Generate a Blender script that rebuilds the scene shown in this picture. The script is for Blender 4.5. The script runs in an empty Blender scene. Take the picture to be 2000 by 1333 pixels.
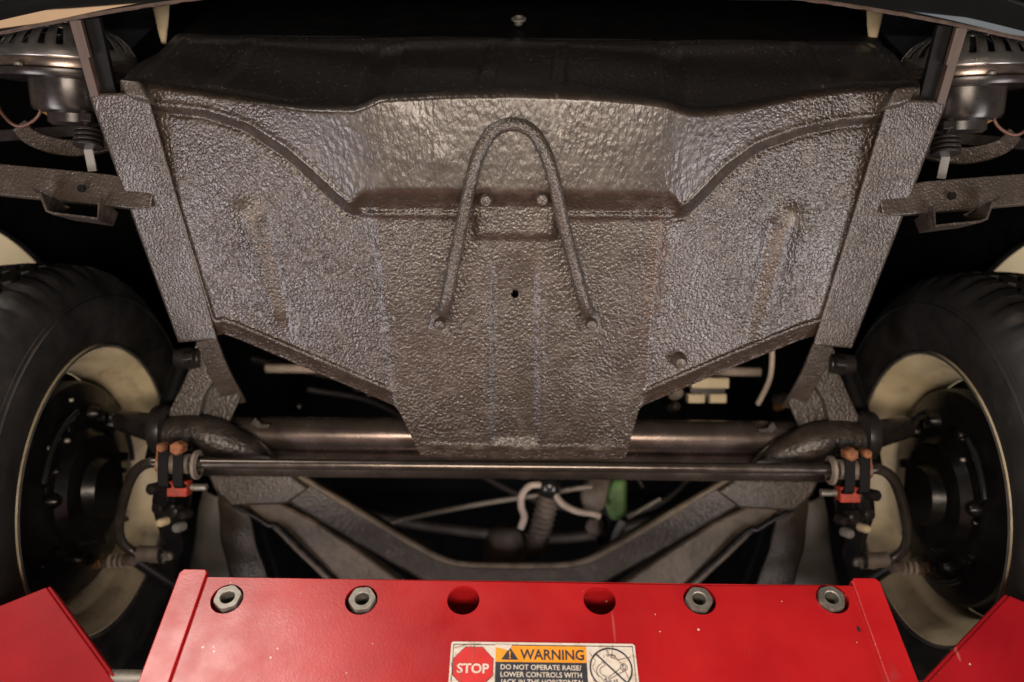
import bpy, bmesh, math, random
import numpy as np
from mathutils import Vector, Matrix

# ------------------------------------------------------------------ camera, world, lights
SC = bpy.context.scene
COL = SC.collection
FPX = 1530.0                      # focal length in photo pixels (27.5 mm on 36 mm)
PITCH = math.radians(49.0)        # the photographer looks up under the raised car
ROLL = math.radians(0.5)
CP, SP = math.cos(PITCH), math.sin(PITCH)
CAMZ = 1.0
random.seed(7)
RNG = np.random.default_rng(7)

cd = bpy.data.cameras.new('camera')
cam = bpy.data.objects.new('camera', cd)
COL.objects.link(cam)
cd.sensor_width = 36.0
cd.lens = FPX / 2000.0 * 36.0
cd.clip_start = 0.02
cd.clip_end = 60.0
cd.dof.use_dof = True
cd.dof.focus_distance = 0.87
cd.dof.aperture_fstop = 2.5
Xv, Uv, Fv = Vector((1, 0, 0)), Vector((0, -SP, CP)), Vector((0, CP, SP))
ex = Xv * math.cos(ROLL) + Uv * math.sin(ROLL)
ey = -Xv * math.sin(ROLL) + Uv * math.cos(ROLL)
cam.matrix_world = Matrix((
    (ex.x, ey.x, -Fv.x, 0.0), (ex.y, ey.y, -Fv.y, 0.0), (ex.z, ey.z, -Fv.z, CAMZ), (0, 0, 0, 1)))
SC.camera = cam

world = bpy.data.worlds.new('World')
SC.world = world
world.use_nodes = True
world.node_tree.nodes['Background'].inputs['Color'].default_value = (0.9, 0.85, 0.8, 1)
world.node_tree.nodes['Background'].inputs['Strength'].default_value = 0.012

SC.view_settings.view_transform = 'Standard'
SC.view_settings.look = 'None'
SC.view_settings.exposure = 0.25
SC.view_settings.gamma = 1.0
SC.view_settings.use_curve_mapping = False
SC.cycles.use_denoising = True
SC.cycles.max_bounces = 4


def lamp(name, loc, aim, sx, sy, power, col, spread=180):
    l = bpy.data.lights.new(name, 'AREA')
    l.shape = 'RECTANGLE'
    l.size, l.size_y = sx, sy
    l.energy = power
    l.color = col
    l.spread = math.radians(spread)
    o = bpy.data.objects.new(name, l)
    COL.objects.link(o)
    o.location = loc
    d = Vector(aim) - Vector(loc)
    o.rotation_euler = d.to_track_quat('-Z', 'Y').to_euler()
    return o


# light off the workshop floor under the car, the side bays and the room lights in front
lamp('floor_light', (0.05, 0.56, 0.25), (0.0, 0.62, 1.75), 0.9, 0.30, 2.0, (1.0, 0.74, 0.52))
lamp('side_light_left', (-1.25, 0.62, 0.55), (-0.25, 0.62, 1.75), 0.7, 0.6, 15.0, (1.0, 0.91, 0.93))
lamp('side_light_right', (1.25, 0.62, 0.55), (0.25, 0.62, 1.75), 0.7, 0.6, 15.0, (1.0, 0.92, 0.92))
lamp('room_light', (-1.50, -2.0, 2.72), (0.0, 0.75, 1.4), 1.0, 0.6, 42.0, (1.0, 0.90, 0.80))
lamp('front_floor_light', (0.0, -0.30, 0.30), (0.0, 0.80, 1.6), 0.9, 0.32, 23.0, (1.0, 0.83, 0.68))
lamp('bumper_reflection_left', (-1.38, -0.46, 1.22), (-0.48, 0.28, 1.86), 0.30, 0.72, 0.40, (1.0, 0.62, 0.36))  # unseen lamp added only to mirror a tan patch in the bumper
lamp('bumper_reflection_right', (1.34, -0.38, 1.12), (0.50, 0.28, 1.86), 0.30, 0.34, 0.06, (0.9, 0.95, 1.0))  # weaker added lamp for a grey sheen on the bumper's right
lamp('bay_light', (-2.2, 1.5, 5.5), (-3.4, 2.6, 5.6), 0.6, 0.6, 28.0, (1.0, 0.86, 0.66))
lamp('bay_light_far', (2.2, 1.5, 5.5), (3.4, 2.6, 5.6), 0.6, 0.6, 28.0, (1.0, 0.86, 0.66))

# ------------------------------------------------------------------ helpers


def cw(X, D, U):
    """camera-axis coordinates (right, depth, up) -> place coordinates"""
    X, D, U = np.broadcast_arrays(np.asarray(X, float), np.asarray(D, float), np.asarray(U, float))
    return np.stack([X, D * CP - U * SP, D * SP + U * CP + CAMZ], -1)


def P(px, py, D):
    px, py, D = np.asarray(px, float), np.asarray(py, float), np.asarray(D, float)
    dx, dy = px - 1000.0, 666.5 - py
    x = dx * math.cos(ROLL) - dy * math.sin(ROLL)
    y = dx * math.sin(ROLL) + dy * math.cos(ROLL)
    return cw(x / FPX * D, D, y / FPX * D)


X0 = 0.004                       # the car's centre line


def side(v, s):
    """s=-1: as measured on the left, s=+1: mirrored about the car's centre line"""
    v = np.array(v, float)
    if s > 0:
        v[..., 0] = 2 * X0 - v[..., 0]
    return v


def wloc(o):
    v = Vector((0, 0, 0))
    while o is not None:
        v += o.location
        o = o.parent
    return v


def empty(name, loc, parent=None):
    o = bpy.data.objects.new(name, None)
    o.empty_display_size = 0.05
    COL.objects.link(o)
    o.parent = parent
    o.location = Vector(loc) - (wloc(parent) if parent else Vector())
    return o


def mk(name, verts, faces, mat, parent=None, smooth=True, bevel=0.0, solid=0.0, angle=40):
    verts = np.asarray(verts, float).reshape(-1, 3)
    c = (verts.min(0) + verts.max(0)) / 2
    me = bpy.data.meshes.new(name)
    me.from_pydata((verts - c).tolist(), [], [tuple(f) for f in faces])
    me.update()
    bm = bmesh.new()
    bm.from_mesh(me)
    bmesh.ops.recalc_face_normals(bm, faces=bm.faces)
    bm.to_mesh(me)
    bm.free()
    if smooth:
        me.shade_smooth()
        if hasattr(me, 'set_sharp_from_angle'):
            me.set_sharp_from_angle(angle=math.radians(angle))
    me.materials.append(mat)
    o = bpy.data.objects.new(name, me)
    COL.objects.link(o)
    o.parent = parent
    o.location = Vector(c) - (wloc(parent) if parent else Vector())
    if solid:
        m = o.modifiers.new('thickness', 'SOLIDIFY')
        m.thickness = solid
        m.offset = 0
    if bevel:
        m = o.modifiers.new('bevel', 'BEVEL')
        m.width = bevel
        m.segments = 2
        m.limit_method = 'ANGLE'
        m.angle_limit = math.radians(35)
    return o


def tag(o, label, cat=None, kind=None, group=None):
    if label:
        o['label'] = label
    if cat:
        o['category'] = cat
    if kind:
        o['kind'] = kind
    if group:
        o['group'] = group
    return o


def catmull(pts, k=8):
    p = np.asarray(pts, float)
    q = np.vstack([2 * p[0] - p[1], p, 2 * p[-1] - p[-2]])
    out = []
    for i in range(1, len(q) - 2):
        for t in np.linspace(0, 1, k, endpoint=False):
            a, b, c, d = q[i - 1], q[i], q[i + 1], q[i + 2]
            out.append(0.5 * ((2 * b) + (c - a) * t + (2 * a - 5 * b + 4 * c - d) * t * t + (3 * b - a - 3 * c + d) * t ** 3))
    out.append(p[-1])
    return np.array(out)


def unit(v):
    return v / max(np.linalg.norm(v), 1e-12)


CAMPOS = np.array([0, 0, CAMZ])
FVN = np.array(Fv)


def sweep(pts, ra, rb=None, n=14, normal=None, section=None, caps=True):
    """tube along pts; ra across, rb along 'normal' (default: towards the viewer side)"""
    pts = np.asarray(pts, float)
    m = len(pts)
    ra = np.broadcast_to(np.asarray(ra, float), (m,))
    rb = ra if rb is None else np.broadcast_to(np.asarray(rb, float), (m,))
    nrm0 = -FVN if normal is None else np.asarray(normal, float)
    if section is None:
        th = np.linspace(0, 2 * np.pi, n, endpoint=False)
        section = np.stack([np.cos(th), np.sin(th)], -1)
    section = np.asarray(section, float)
    n = len(section)
    V = []
    for i in range(m):
        t = unit(pts[min(i + 1, m - 1)] - pts[max(i - 1, 0)])
        b = nrm0 - t * np.dot(nrm0, t)
        if np.linalg.norm(b) < 1e-3:
            b = np.array([1.0, 0, 0]) - t * t[0]
        b = unit(b)
        a = np.cross(t, b)
        V.append(pts[i] + section[:, :1] * ra[i] * a + section[:, 1:] * rb[i] * b)
    V = np.concatenate(V)
    F = []
    for i in range(m - 1):
        for j in range(n):
            k = (j + 1) % n
            F.append((i * n + j, i * n + k, (i + 1) * n + k, (i + 1) * n + j))
    if caps:
        F.append(tuple(range(n - 1, -1, -1)))
        F.append(tuple((m - 1) * n + j for j in range(n)))
    return V, F


SQ = [(-1, -1), (1, -1), (1, 1), (-1, 1)]


def lathe(profile, center, axis, n=48, ref=None, caps=False):
    """profile: list of (radius, height along axis)"""
    ax = unit(np.asarray(axis, float))
    ref = np.array([0, 0, 1.0]) if ref is None else np.asarray(ref, float)
    if abs(np.dot(ref, ax)) > 0.95:
        ref = np.array([1.0, 0, 0])
    u = unit(ref - ax * np.dot(ref, ax))
    w = np.cross(ax, u)
    th = np.linspace(0, 2 * np.pi, n, endpoint=False)
    ring = np.cos(th)[:, None] * u + np.sin(th)[:, None] * w
    V = np.concatenate([np.asarray(center) + ring * r + ax * h for r, h in profile])
    F = []
    m = len(profile)
    for i in range(m - 1):
        for j in range(n):
            k = (j + 1) % n
            F.append((i * n + j, i * n + k, (i + 1) * n + k, (i + 1) * n + j))
    if caps:
        F.append(tuple(range(n - 1, -1, -1)))
        F.append(tuple((m - 1) * n + j for j in range(n)))
    return V, F


def slab(front, depth):
    """polygon (world pts) thickened along vector depth"""
    f = np.asarray(front, float)
    n = len(f)
    V = np.vstack([f, f + np.asarray(depth, float)])
    F = [tuple(range(n)), tuple(range(2 * n - 1, n - 1, -1))]
    for i in range(n):
        j = (i + 1) % n
        F.append((i, j, n + j, n + i))
    return V, F


def boxv(c, ax, ay, az):
    c, ax, ay, az = [np.asarray(q, float) for q in (c, ax, ay, az)]
    V = [c + i * ax + j * ay + k * az for i in (-1, 1) for j in (-1, 1) for k in (-1, 1)]
    F = [(0, 1, 3, 2), (4, 6, 7, 5), (0, 4, 5, 1), (2, 3, 7, 6), (0, 2, 6, 4), (1, 5, 7, 3)]
    return np.array(V), F


def gridfaces(nr, nc, keep=None):
    i = np.arange(nr - 1)[:, None] * nc + np.arange(nc - 1)[None, :]
    F = np.stack([i, i + 1, i + nc + 1, i + nc], -1)
    if keep is not None:
        F = F[keep]
    return F.reshape(-1, 4).tolist()


def sst(x, a, b):
    t = np.clip((x - a) / (b - a), 0, 1)
    return t * t * (3 - 2 * t)


def poly(pix, D, s=-1):
    pix = np.asarray(pix, float)
    return side(P(pix[:, 0], pix[:, 1], D), s)


def path(pix, s=-1, k=0):
    """pix rows (px, py, D)"""
    a = np.asarray(pix, float)
    v = side(P(a[:, 0], a[:, 1], a[:, 2]), s)
    return catmull(v, k) if k else v


def strip(outer, inner, n, m):
    """grid between two world polylines of equal length"""
    o, i = np.asarray(outer), np.asarray(inner)

    def res(p, n):
        d = np.r_[0, np.cumsum(np.linalg.norm(np.diff(p, axis=0), axis=1))]
        t = np.linspace(0, d[-1], n)
        return np.stack([np.interp(t, d, p[:, c]) for c in range(3)], -1)
    o, i = res(o, n), res(i, n)
    w = np.linspace(0, 1, m)[None, :, None]
    V = o[:, None] * (1 - w) + i[:, None] * w
    return V.reshape(-1, 3), gridfaces(n, m)


UPW = np.array([0, 0, 1.0])
REAR = np.array([0, 1.0, 0])

# ------------------------------------------------------------------ materials


def newmat(name):
    m = bpy.data.materials.new(name)
    m.use_nodes = True
    nt = m.node_tree
    b = nt.nodes['Principled BSDF']
    tc = nt.nodes.new('ShaderNodeNewGeometry')
    return m, nt, b, tc.outputs['Position']


def node(nt, t, **kw):
    n = nt.nodes.new(t)
    for k, v in kw.items():
        if k.startswith('i_'):
            n.inputs[k[2:].replace('_', ' ')].default_value = v
        else:
            setattr(n, k, v)
    return n


def ramp(nt, fac, stops):
    r = nt.nodes.new('ShaderNodeValToRGB')
    el = r.color_ramp.elements
    while len(el) > 1:
        el.remove(el[-1])
    el[0].position, el[0].color = stops[0][0], stops[0][1]
    for p, c in stops[1:]:
        e = el.new(p)
        e.color = c
    nt.links.new(fac, r.inputs['Fac'])
    return r.outputs['Color']


def rgb(*c):
    return (c[0], c[1], c[2], 1.0)


def mixc(nt, fac, a, b, blend='MIX'):
    m = nt.nodes.new('ShaderNodeMix')
    m.data_type = 'RGBA'
    m.blend_type = blend
    for sock, v in ((m.inputs[0], fac), (m.inputs[6], a), (m.inputs[7], b)):
        if isinstance(v, (tuple, float, int)):
            sock.default_value = v
        else:
            nt.links.new(v, sock)
    return m.outputs[2]


def math2(nt, op, a, b):
    m = nt.nodes.new('ShaderNodeMath')
    m.operation = op
    for sock, v in ((m.inputs[0], a), (m.inputs[1], b)):
        if isinstance(v, (float, int)):
            sock.default_value = v
        else:
            nt.links.new(v, sock)
    return m.outputs[0]


def noise(nt, vec, scale, detail=3, rough=0.55, stretch=None):
    if stretch:
        mp = node(nt, 'ShaderNodeMapping')
        mp.inputs['Scale'].default_value = stretch
        nt.links.new(vec, mp.inputs['Vector'])
        vec = mp.outputs['Vector']
    n = node(nt, 'ShaderNodeTexNoise')
    n.inputs['Scale'].default_value = scale
    n.inputs['Detail'].default_value = detail
    n.inputs['Roughness'].default_value = rough
    nt.links.new(vec, n.inputs['Vector'])
    return n.outputs['Fac']


def undercoat(name, base=(0.031, 0.022, 0.0165), stip=0.9, rough=0.32, k=1.2, attrs=False):
    """sprayed rubberised underbody coating: lumpy stipple, satin sheen, faint dust and rust"""
    m, nt, b, pos = newmat(name)
    n_big = noise(nt, pos, 9.0, 4)
    n_mid = noise(nt, pos, 55.0, 3)
    col = ramp(nt, n_big, [(0.30, rgb(*[c * 0.82 for c in base])), (0.55, rgb(*base)),
                           (0.75, rgb(base[0] * 1.25, base[1] * 1.2, base[2] * 1.15))])
    dust = ramp(nt, n_mid, [(0.50, rgb(0, 0, 0)), (0.78, rgb(0.35, 0.35, 0.35))])
    col = mixc(nt, dust, col, rgb(0.13, 0.105, 0.085))
    warp = node(nt, 'ShaderNodeVectorMath', operation='MULTIPLY_ADD')
    wn = node(nt, 'ShaderNodeTexNoise')
    wn.inputs['Scale'].default_value = 200.0 * k
    wn.inputs['Detail'].default_value = 1.0
    nt.links.new(pos, wn.inputs['Vector'])
    nt.links.new(wn.outputs['Color'], warp.inputs[0])
    warp.inputs[1].default_value = (0.0038 / k,) * 3
    nt.links.new(pos, warp.inputs[2])
    vo = node(nt, 'ShaderNodeTexVoronoi', feature='F1')
    vo.inputs['Scale'].default_value = 250.0 * k
    nt.links.new(warp.outputs[0], vo.inputs['Vector'])
    h = math2(nt, 'SUBTRACT', wn.outputs['Fac'], math2(nt, 'MULTIPLY', vo.outputs['Distance'], 0.60))
    if attrs:
        up = node(nt, 'ShaderNodeAttribute', attribute_name='flow').outputs['Fac']
        drip = noise(nt, pos, 190.0, 2, 0.45, stretch=(1.0, 0.55, 0.7))
        mx = nt.nodes.new('ShaderNodeMix')
        nt.links.new(up, mx.inputs[0])
        nt.links.new(h, mx.inputs[2])
        nt.links.new(math2(nt, 'MULTIPLY', drip, 0.95), mx.inputs[3])
        h = mx.outputs[0]
        front_dark = node(nt, 'ShaderNodeAttribute', attribute_name='front_dark').outputs['Fac']
        col = mixc(nt, front_dark, col, rgb(0.023, 0.0205, 0.0195))
        vs = node(nt, 'ShaderNodeTexVoronoi', feature='F1')
        vs.inputs['Scale'].default_value = 150.0
        nt.links.new(pos, vs.inputs['Vector'])
        speck = math2(nt, 'LESS_THAN', vs.outputs['Distance'], 0.13)
        col = mixc(nt, math2(nt, 'MULTIPLY', math2(nt, 'MULTIPLY', speck, front_dark), 0.7), col, rgb(0.22, 0.19, 0.17))
        stain = node(nt, 'ShaderNodeAttribute', attribute_name='rust').outputs['Fac']
        brk = ramp(nt, noise(nt, pos, 90.0, 4, 0.7), [(0.42, rgb(0.15, 0.15, 0.15)), (0.58, rgb(1, 1, 1))])
        col = mixc(nt, math2(nt, 'MULTIPLY', stain, brk), col, rgb(0.10, 0.045, 0.021))
        pale = node(nt, 'ShaderNodeAttribute', attribute_name='scuff').outputs['Fac']
        col = mixc(nt, math2(nt, 'MULTIPLY', pale, brk), col, rgb(0.34, 0.29, 0.24))
    amp = ramp(nt, noise(nt, pos, 14.0, 2), [(0.32, rgb(0.62, 0.62, 0.62)), (0.66, rgb(1, 1, 1))])
    bp = node(nt, 'ShaderNodeBump')
    bp.inputs['Distance'].default_value = 0.0016
    nt.links.new(math2(nt, 'MULTIPLY', amp, stip), bp.inputs['Strength'])
    nt.links.new(h, bp.inputs['Height'])
    nt.links.new(bp.outputs['Normal'], b.inputs['Normal'])
    nt.links.new(col, b.inputs['Base Color'])
    rr = ramp(nt, n_mid, [(0.3, (rough - .02, rough - .02, rough - .02, 1)),
                          (0.75, (rough + .07, rough + .07, rough + .07, 1))])
    nt.links.new(rr, b.inputs['Roughness'])
    b.inputs['Specular IOR Level'].default_value = 0.7
    return m


def paint(name, col, rough=0.4, metal=0.0, var=0.25, scale=30.0, bump=0.0, bscale=200.0, spec=0.5, coat=0.0, dirt=None, dirt_amt=0.5):
    m, nt, b, pos = newmat(name)
    n1 = noise(nt, pos, scale, 4)
    lo = rgb(*[c * (1 - var) for c in col])
    hi = rgb(*[min(1, c * (1 + var)) for c in col])
    c = ramp(nt, n1, [(0.3, lo), (0.7, hi)])
    if dirt:
        d = ramp(nt, noise(nt, pos, scale * 2.3, 5, 0.65), [(0.52, rgb(0, 0, 0)), (0.72, rgb(dirt_amt, dirt_amt, dirt_amt))])
        c = mixc(nt, d, c, rgb(*dirt))
    nt.links.new(c, b.inputs['Base Color'])
    b.inputs['Metallic'].default_value = metal
    r = ramp(nt, n1, [(0.3, (max(0.02, rough * .85),) * 3 + (1,)), (0.7, (min(1, rough * 1.2),) * 3 + (1,))])
    nt.links.new(r, b.inputs['Roughness'])
    b.inputs['Specular IOR Level'].default_value = spec
    b.inputs['Coat Weight'].default_value = coat
    if bump:
        bp = node(nt, 'ShaderNodeBump')
        bp.inputs['Distance'].default_value = bump
        bp.inputs['Strength'].default_value = 0.6
        nt.links.new(noise(nt, pos, bscale, 3), bp.inputs['Height'])
        nt.links.new(bp.outputs['Normal'], b.inputs['Normal'])
    return m


def red_paint(name, lo=(0.36, 0.008, 0.012), hi=(0.47, 0.014, 0.016), dr=0.0):
    """enamelled steel: orange-peel, white nicks, dark specks, grey scuffs"""
    m, nt, b, pos = newmat(name)
    c = ramp(nt, noise(nt, pos, 11.0, 4), [(0.3, rgb(*lo)), (0.7, rgb(*hi))])
    v1 = node(nt, 'ShaderNodeTexVoronoi')
    v1.inputs['Scale'].default_value = 95.0
    nt.links.new(pos, v1.inputs['Vector'])
    sz = noise(nt, pos, 40.0, 1)
    thr = math2(nt, 'MULTIPLY', math2(nt, 'SUBTRACT', sz, 0.49), 0.55)
    chip = math2(nt, 'LESS_THAN', v1.outputs['Distance'], thr)
    c = mixc(nt, chip, c, rgb(0.62, 0.50, 0.44))
    v2 = node(nt, 'ShaderNodeTexVoronoi')
    v2.inputs['Scale'].default_value = 47.0
    mp = node(nt, 'ShaderNodeMapping')
    mp.inputs['Location'].default_value = (3.1, 7.7, 1.3)
    mp.inputs['Scale'].default_value = (1.0, 1.0, 0.55)
    nt.links.new(pos, mp.inputs['Vector'])
    nt.links.new(mp.outputs['Vector'], v2.inputs['Vector'])
    thr2 = math2(nt, 'MULTIPLY', math2(nt, 'SUBTRACT', noise(nt, mp.outputs['Vector'], 31.0, 1), 0.50), 0.6)
    spk = math2(nt, 'LESS_THAN', v2.outputs['Distance'], thr2)
    c = mixc(nt, spk, c, rgb(0.05, 0.02, 0.02))
    sc = ramp(nt, noise(nt, pos, 17.0, 5, 0.7), [(0.66, rgb(0, 0, 0)), (0.80, rgb(0.45, 0.45, 0.45))])
    c = mixc(nt, sc, c, rgb(0.20, 0.06, 0.06))
    scr = ramp(nt, noise(nt, pos, 60.0, 2, 0.6, stretch=(1.0, 1.0, 0.06)), [(0.72, rgb(0, 0, 0)), (0.74, rgb(0.35, 0.35, 0.35))])
    c = mixc(nt, scr, c, rgb(0.50, 0.16, 0.15))
    nt.links.new(c, b.inputs['Base Color'])
    b.inputs['Specular IOR Level'].default_value = 0.5 - 3.5 * dr
    r = ramp(nt, noise(nt, pos, 25.0, 3), [(0.3, (0.26 + dr,) * 3 + (1,)), (0.7, (0.36 + dr,) * 3 + (1,))])
    nt.links.new(r, b.inputs['Roughness'])
    bp = node(nt, 'ShaderNodeBump')
    bp.inputs['Distance'].default_value = 0.00025
    bp.inputs['Strength'].default_value = 0.35
    nt.links.new(noise(nt, pos, 420.0, 2), bp.inputs['Height'])
    nt.links.new(bp.outputs['Normal'], b.inputs['Normal'])
    return m


M = {}
M['pan'] = undercoat('undercoat_pan', attrs=True)
M['coat'] = undercoat('undercoat_grey', base=(0.046, 0.036, 0.029), rough=0.35, k=1.45, stip=0.85)
M['coat_dark'] = undercoat('undercoat_dark', base=(0.032, 0.0245, 0.0195), rough=0.40, stip=0.75, k=0.9)
M['coat_fork'] = undercoat('undercoat_fork', base=(0.026, 0.020, 0.016), rough=0.40, stip=0.7, k=0.8)
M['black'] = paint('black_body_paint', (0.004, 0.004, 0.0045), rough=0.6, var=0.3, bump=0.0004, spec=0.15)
M['black_gloss'] = paint('black_gloss_paint', (0.010, 0.010, 0.011), rough=0.22, var=0.2, bump=0.0001)
M['black_satin'] = paint('black_satin_paint', (0.016, 0.013, 0.013), rough=0.34, var=0.3, bump=0.0002)
M['rubber'] = paint('tyre_rubber', (0.008, 0.0075, 0.0072), rough=0.58, var=0.3, scale=20, bump=0.0004, bscale=160, dirt=(0.030, 0.018, 0.012), dirt_amt=0.6)
M['cream'] = paint('cream_wheel_paint', (0.55, 0.465, 0.30), rough=0.38, var=0.12, scale=14, dirt=(0.14, 0.10, 0.05), dirt_amt=0.55)
M['chrome'] = paint('chrome', (0.78, 0.77, 0.75), rough=0.06, metal=1.0, var=0.05)
M['chrome_soft'] = paint('worn_plating', (0.34, 0.33, 0.32), rough=0.30, metal=0.9, var=0.2)
M['steel'] = paint('zinc_steel', (0.27, 0.255, 0.225), rough=0.48, metal=0.7, var=0.25, scale=60, bump=0.0003, bscale=300, dirt=(0.12, 0.10, 0.08), dirt_amt=0.6)
M['steel_dark'] = paint('dark_steel', (0.024, 0.020, 0.019), rough=0.27, metal=0.3, var=0.3, scale=50)
M['bar'] = paint('bar_worn_enamel', (0.115, 0.097, 0.085), rough=0.24, metal=0.75, var=0.3, scale=40)
M['tube'] = paint('axle_worn_enamel', (0.20, 0.16, 0.14), rough=0.25, metal=0.8, var=0.3, scale=25)
M['rust'] = paint('rusty_bolt', (0.21, 0.078, 0.028), rough=0.75, var=0.6, scale=120, bump=0.0006, bscale=400)
M['brown'] = paint('brown_primer_strip', (0.060, 0.038, 0.028), rough=0.6, var=0.35, scale=70, dirt=(0.05, 0.04, 0.035))
M['redrubber'] = paint('red_polyurethane', (0.34, 0.036, 0.015), rough=0.6, var=0.3, scale=80, bump=0.0008, bscale=200, dirt=(0.05, 0.02, 0.015), dirt_amt=0.7)
M['red'] = red_paint('red_enamel')
M['red_arm'] = red_paint('dimmed_red_enamel', (0.20, 0.004, 0.008), (0.28, 0.008, 0.012), 0.10)  # the arms' weaker light put into the colour: darker, duller red enamel
M['red_in'] = paint('red_enamel_inside', (0.36, 0.012, 0.014), rough=0.5, var=0.2)
M['hose'] = paint('beige_hose', (0.40, 0.33, 0.27), rough=0.5, var=0.2, scale=40)
M['line'] = paint('steel_brake_line', (0.30, 0.27, 0.23), rough=0.4, metal=0.3, var=0.2, scale=40)
M['boot'] = paint('grey_rubber_boot', (0.17, 0.14, 0.115), rough=0.55, var=0.3, scale=60)
M['green'] = paint('green_tape', (0.075, 0.16, 0.045), rough=0.55, var=0.5, scale=90, bump=0.001, bscale=180)
M['greyplate'] = paint('grey_primer_plate', (0.20, 0.195, 0.185), rough=0.42, var=0.3, scale=12)
M['tan'] = paint('tan_dusty_frame', (0.125, 0.096, 0.066), rough=0.5, var=0.4, scale=24, bump=0.0018, bscale=110, dirt=(0.03, 0.024, 0.018), dirt_amt=0.6)
M['frame'] = paint('frame_black_dusty', (0.026, 0.021, 0.0185), rough=0.40, var=0.45, scale=26, bump=0.0018, bscale=110, dirt=(0.07, 0.055, 0.042), dirt_amt=0.6)
M['tower'] = paint('casting_dusty', (0.075, 0.060, 0.050), rough=0.42, var=0.35, scale=30, bump=0.0006, bscale=140)
M['drum'] = paint('drum_black', (0.0045, 0.0043, 0.0043), rough=0.30, var=0.4, scale=40, bump=0.0006, bscale=90, spec=0.35)
M['wire'] = paint('copper_brown_wire', (0.10, 0.045, 0.03), rough=0.5, var=0.3)
M['plastic'] = paint('cream_plastic', (0.55, 0.46, 0.30), rough=0.5, var=0.15)
M['glint'] = paint('brass_fitting', (0.45, 0.25, 0.11), rough=0.35, metal=0.8, var=0.3)
M['wall'] = paint('cream_wall_paint', (0.62, 0.55, 0.43), rough=0.8, var=0.06, scale=2)
M['blue'] = paint('blue_wall_paint', (0.05, 0.17, 0.36), rough=0.7, var=0.1, scale=2)

# ------------------------------------------------------------------ workshop behind the car
for s, nm, lb in ((-1, 'wall_left', None), (1, 'wall_right', None)):
    V, F = boxv((s * 3.45, 2.4, 4.2), (0.05, 0, 0), (0, 3.2, 0), (0, 0, 4.2))
    w = mk(nm, V, F, M['wall'], smooth=False)
    w['kind'] = 'structure'
    if s < 0:
        V, F = boxv((-3.37, 1.75, 4.2), (0.03, 0, 0), (0, 0.42, 0), (0, 0, 4.2))
        mk('blue_panel', V, F, M['blue'], w, smooth=False)

# ------------------------------------------------------------------ the car
car = empty('car', (X0, 0.9, CAMZ + 0.4))
tag(car, 'raised car seen from below, with undercoated front pan, chrome bumper and cream rims', 'car')

# ---- front pan: sheet metal under the nose, its front wall, and everything pressed into it
A0, B0 = 0.9595, -0.4009


def planeD(py):
    u = (666.5 - np.asarray(py, float)) / FPX
    return A0 / (1 - B0 * u)


xs = np.arange(236.0, 1797.0, 3.0)
EDGE = np.array([(236, 156), (270, 157), (330, 165), (400, 175), (470, 186), (530, 196), (600, 205), (690, 208), (716, 200),
                 (742, 186), (860, 179), (1000, 176), (1150, 181), (1250, 190), (1302, 197), (1330, 209), (1370, 214),
                 (1430, 208), (1500, 194), (1580, 178), (1660, 168), (1797, 165)], float)
BOT = np.array([(236, 190), (283, 212), (345, 418), (416, 650), (424, 656), (436, 652), (470, 664), (620, 728), (770, 792), (777, 800), (784, 812), (820, 888), (830, 893),
                (1000, 897), (1212, 898), (1222, 893), (1248, 800), (1256, 792), (1420, 722), (1560, 665), (1604, 652), (1612, 658), (1676, 420), (1744, 216), (1797, 198)], float)
RIDGE = np.array([(236, 207), (285, 211), (340, 214), (400, 221), (480, 246), (560, 298), (620, 352), (660, 390), (690, 412), (720, 421),
                  (1000, 423), (1310, 425), (1340, 412), (1370, 382), (1420, 330), (1480, 287), (1560, 257), (1640, 240), (1797, 226)], float)


def smooth1(y, k):
    kern = np.hanning(k + 2)[1:-1]
    kern /= kern.sum()
    return np.convolve(np.pad(y, k, mode='edge'), kern, 'same')[k:-k]


ye = smooth1(np.interp(xs, EDGE[:, 0], EDGE[:, 1]), 11)
yb = np.interp(xs, BOT[:, 0], BOT[:, 1])
yr = smooth1(np.interp(xs, RIDGE[:, 0], RIDGE[:, 1]), 13)
dyr = np.gradient(yr, xs)
NR = 250
tt = np.linspace(0, 1, NR)
Y = ye[None, :] + (yb - ye)[None, :] * tt[:, None]
X = np.broadcast_to(xs[None, :], Y.shape)
pxm = 0.00062
s_up = (yr[None, :] - Y) / np.sqrt(1 + dyr[None, :] ** 2)        # + above the ridge
cen = sst(330 - np.abs(X - 1010), 0, 40)
off = 30 * cen
wid = 13 + 14 * cen
Aup = 0.004 + 0.013 * sst(680 - np.abs(X - 1010), 0, 370)
up = sst(s_up - off, -wid, wid)
H = Aup * up
H += 0.0035 * np.exp(-((s_up - 3) / 6.0) ** 2) * cen
H -= 0.0022 * np.exp(-((s_up + 9) / 6.0) ** 2) * (1 - cen)
H += 0.0022 * np.exp(-((s_up - 7) / 6.0) ** 2) * (1 - cen)
# side panels fall away from the middle channel
xl = 738 + (Y - 430) * 0.11
xr = 1290 - (Y - 430) * 0.10
soft = lambda d, k: k * np.log1p(np.exp(np.clip(d / k, -40, 40)))
fall = soft(xl - X, 14) + soft(X - xr, 14)
fall = 350 * (1 - np.exp(-fall / 350))
H -= 0.17 * pxm * fall * (1 - 0.1 * up)
H += 0.003 * (np.exp(-((X - xl) / 12) ** 2) + np.exp(-((X - xr) / 12) ** 2)) * (1 - up)
# shallow channel down the middle
ch = sst(X, 950, 972) * sst(1062 - X, 0, 22) * sst(Y, 470, 580) * sst(870 - Y, 0, 20)
H -= 0.0035 * ch
H += 0.0016 * (np.exp(-((X - 957) / 8) ** 2) + np.exp(-((X - 1056) / 8) ** 2)) * sst(Y, 470, 600) * sst(875 - Y, 0, 30)
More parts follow.
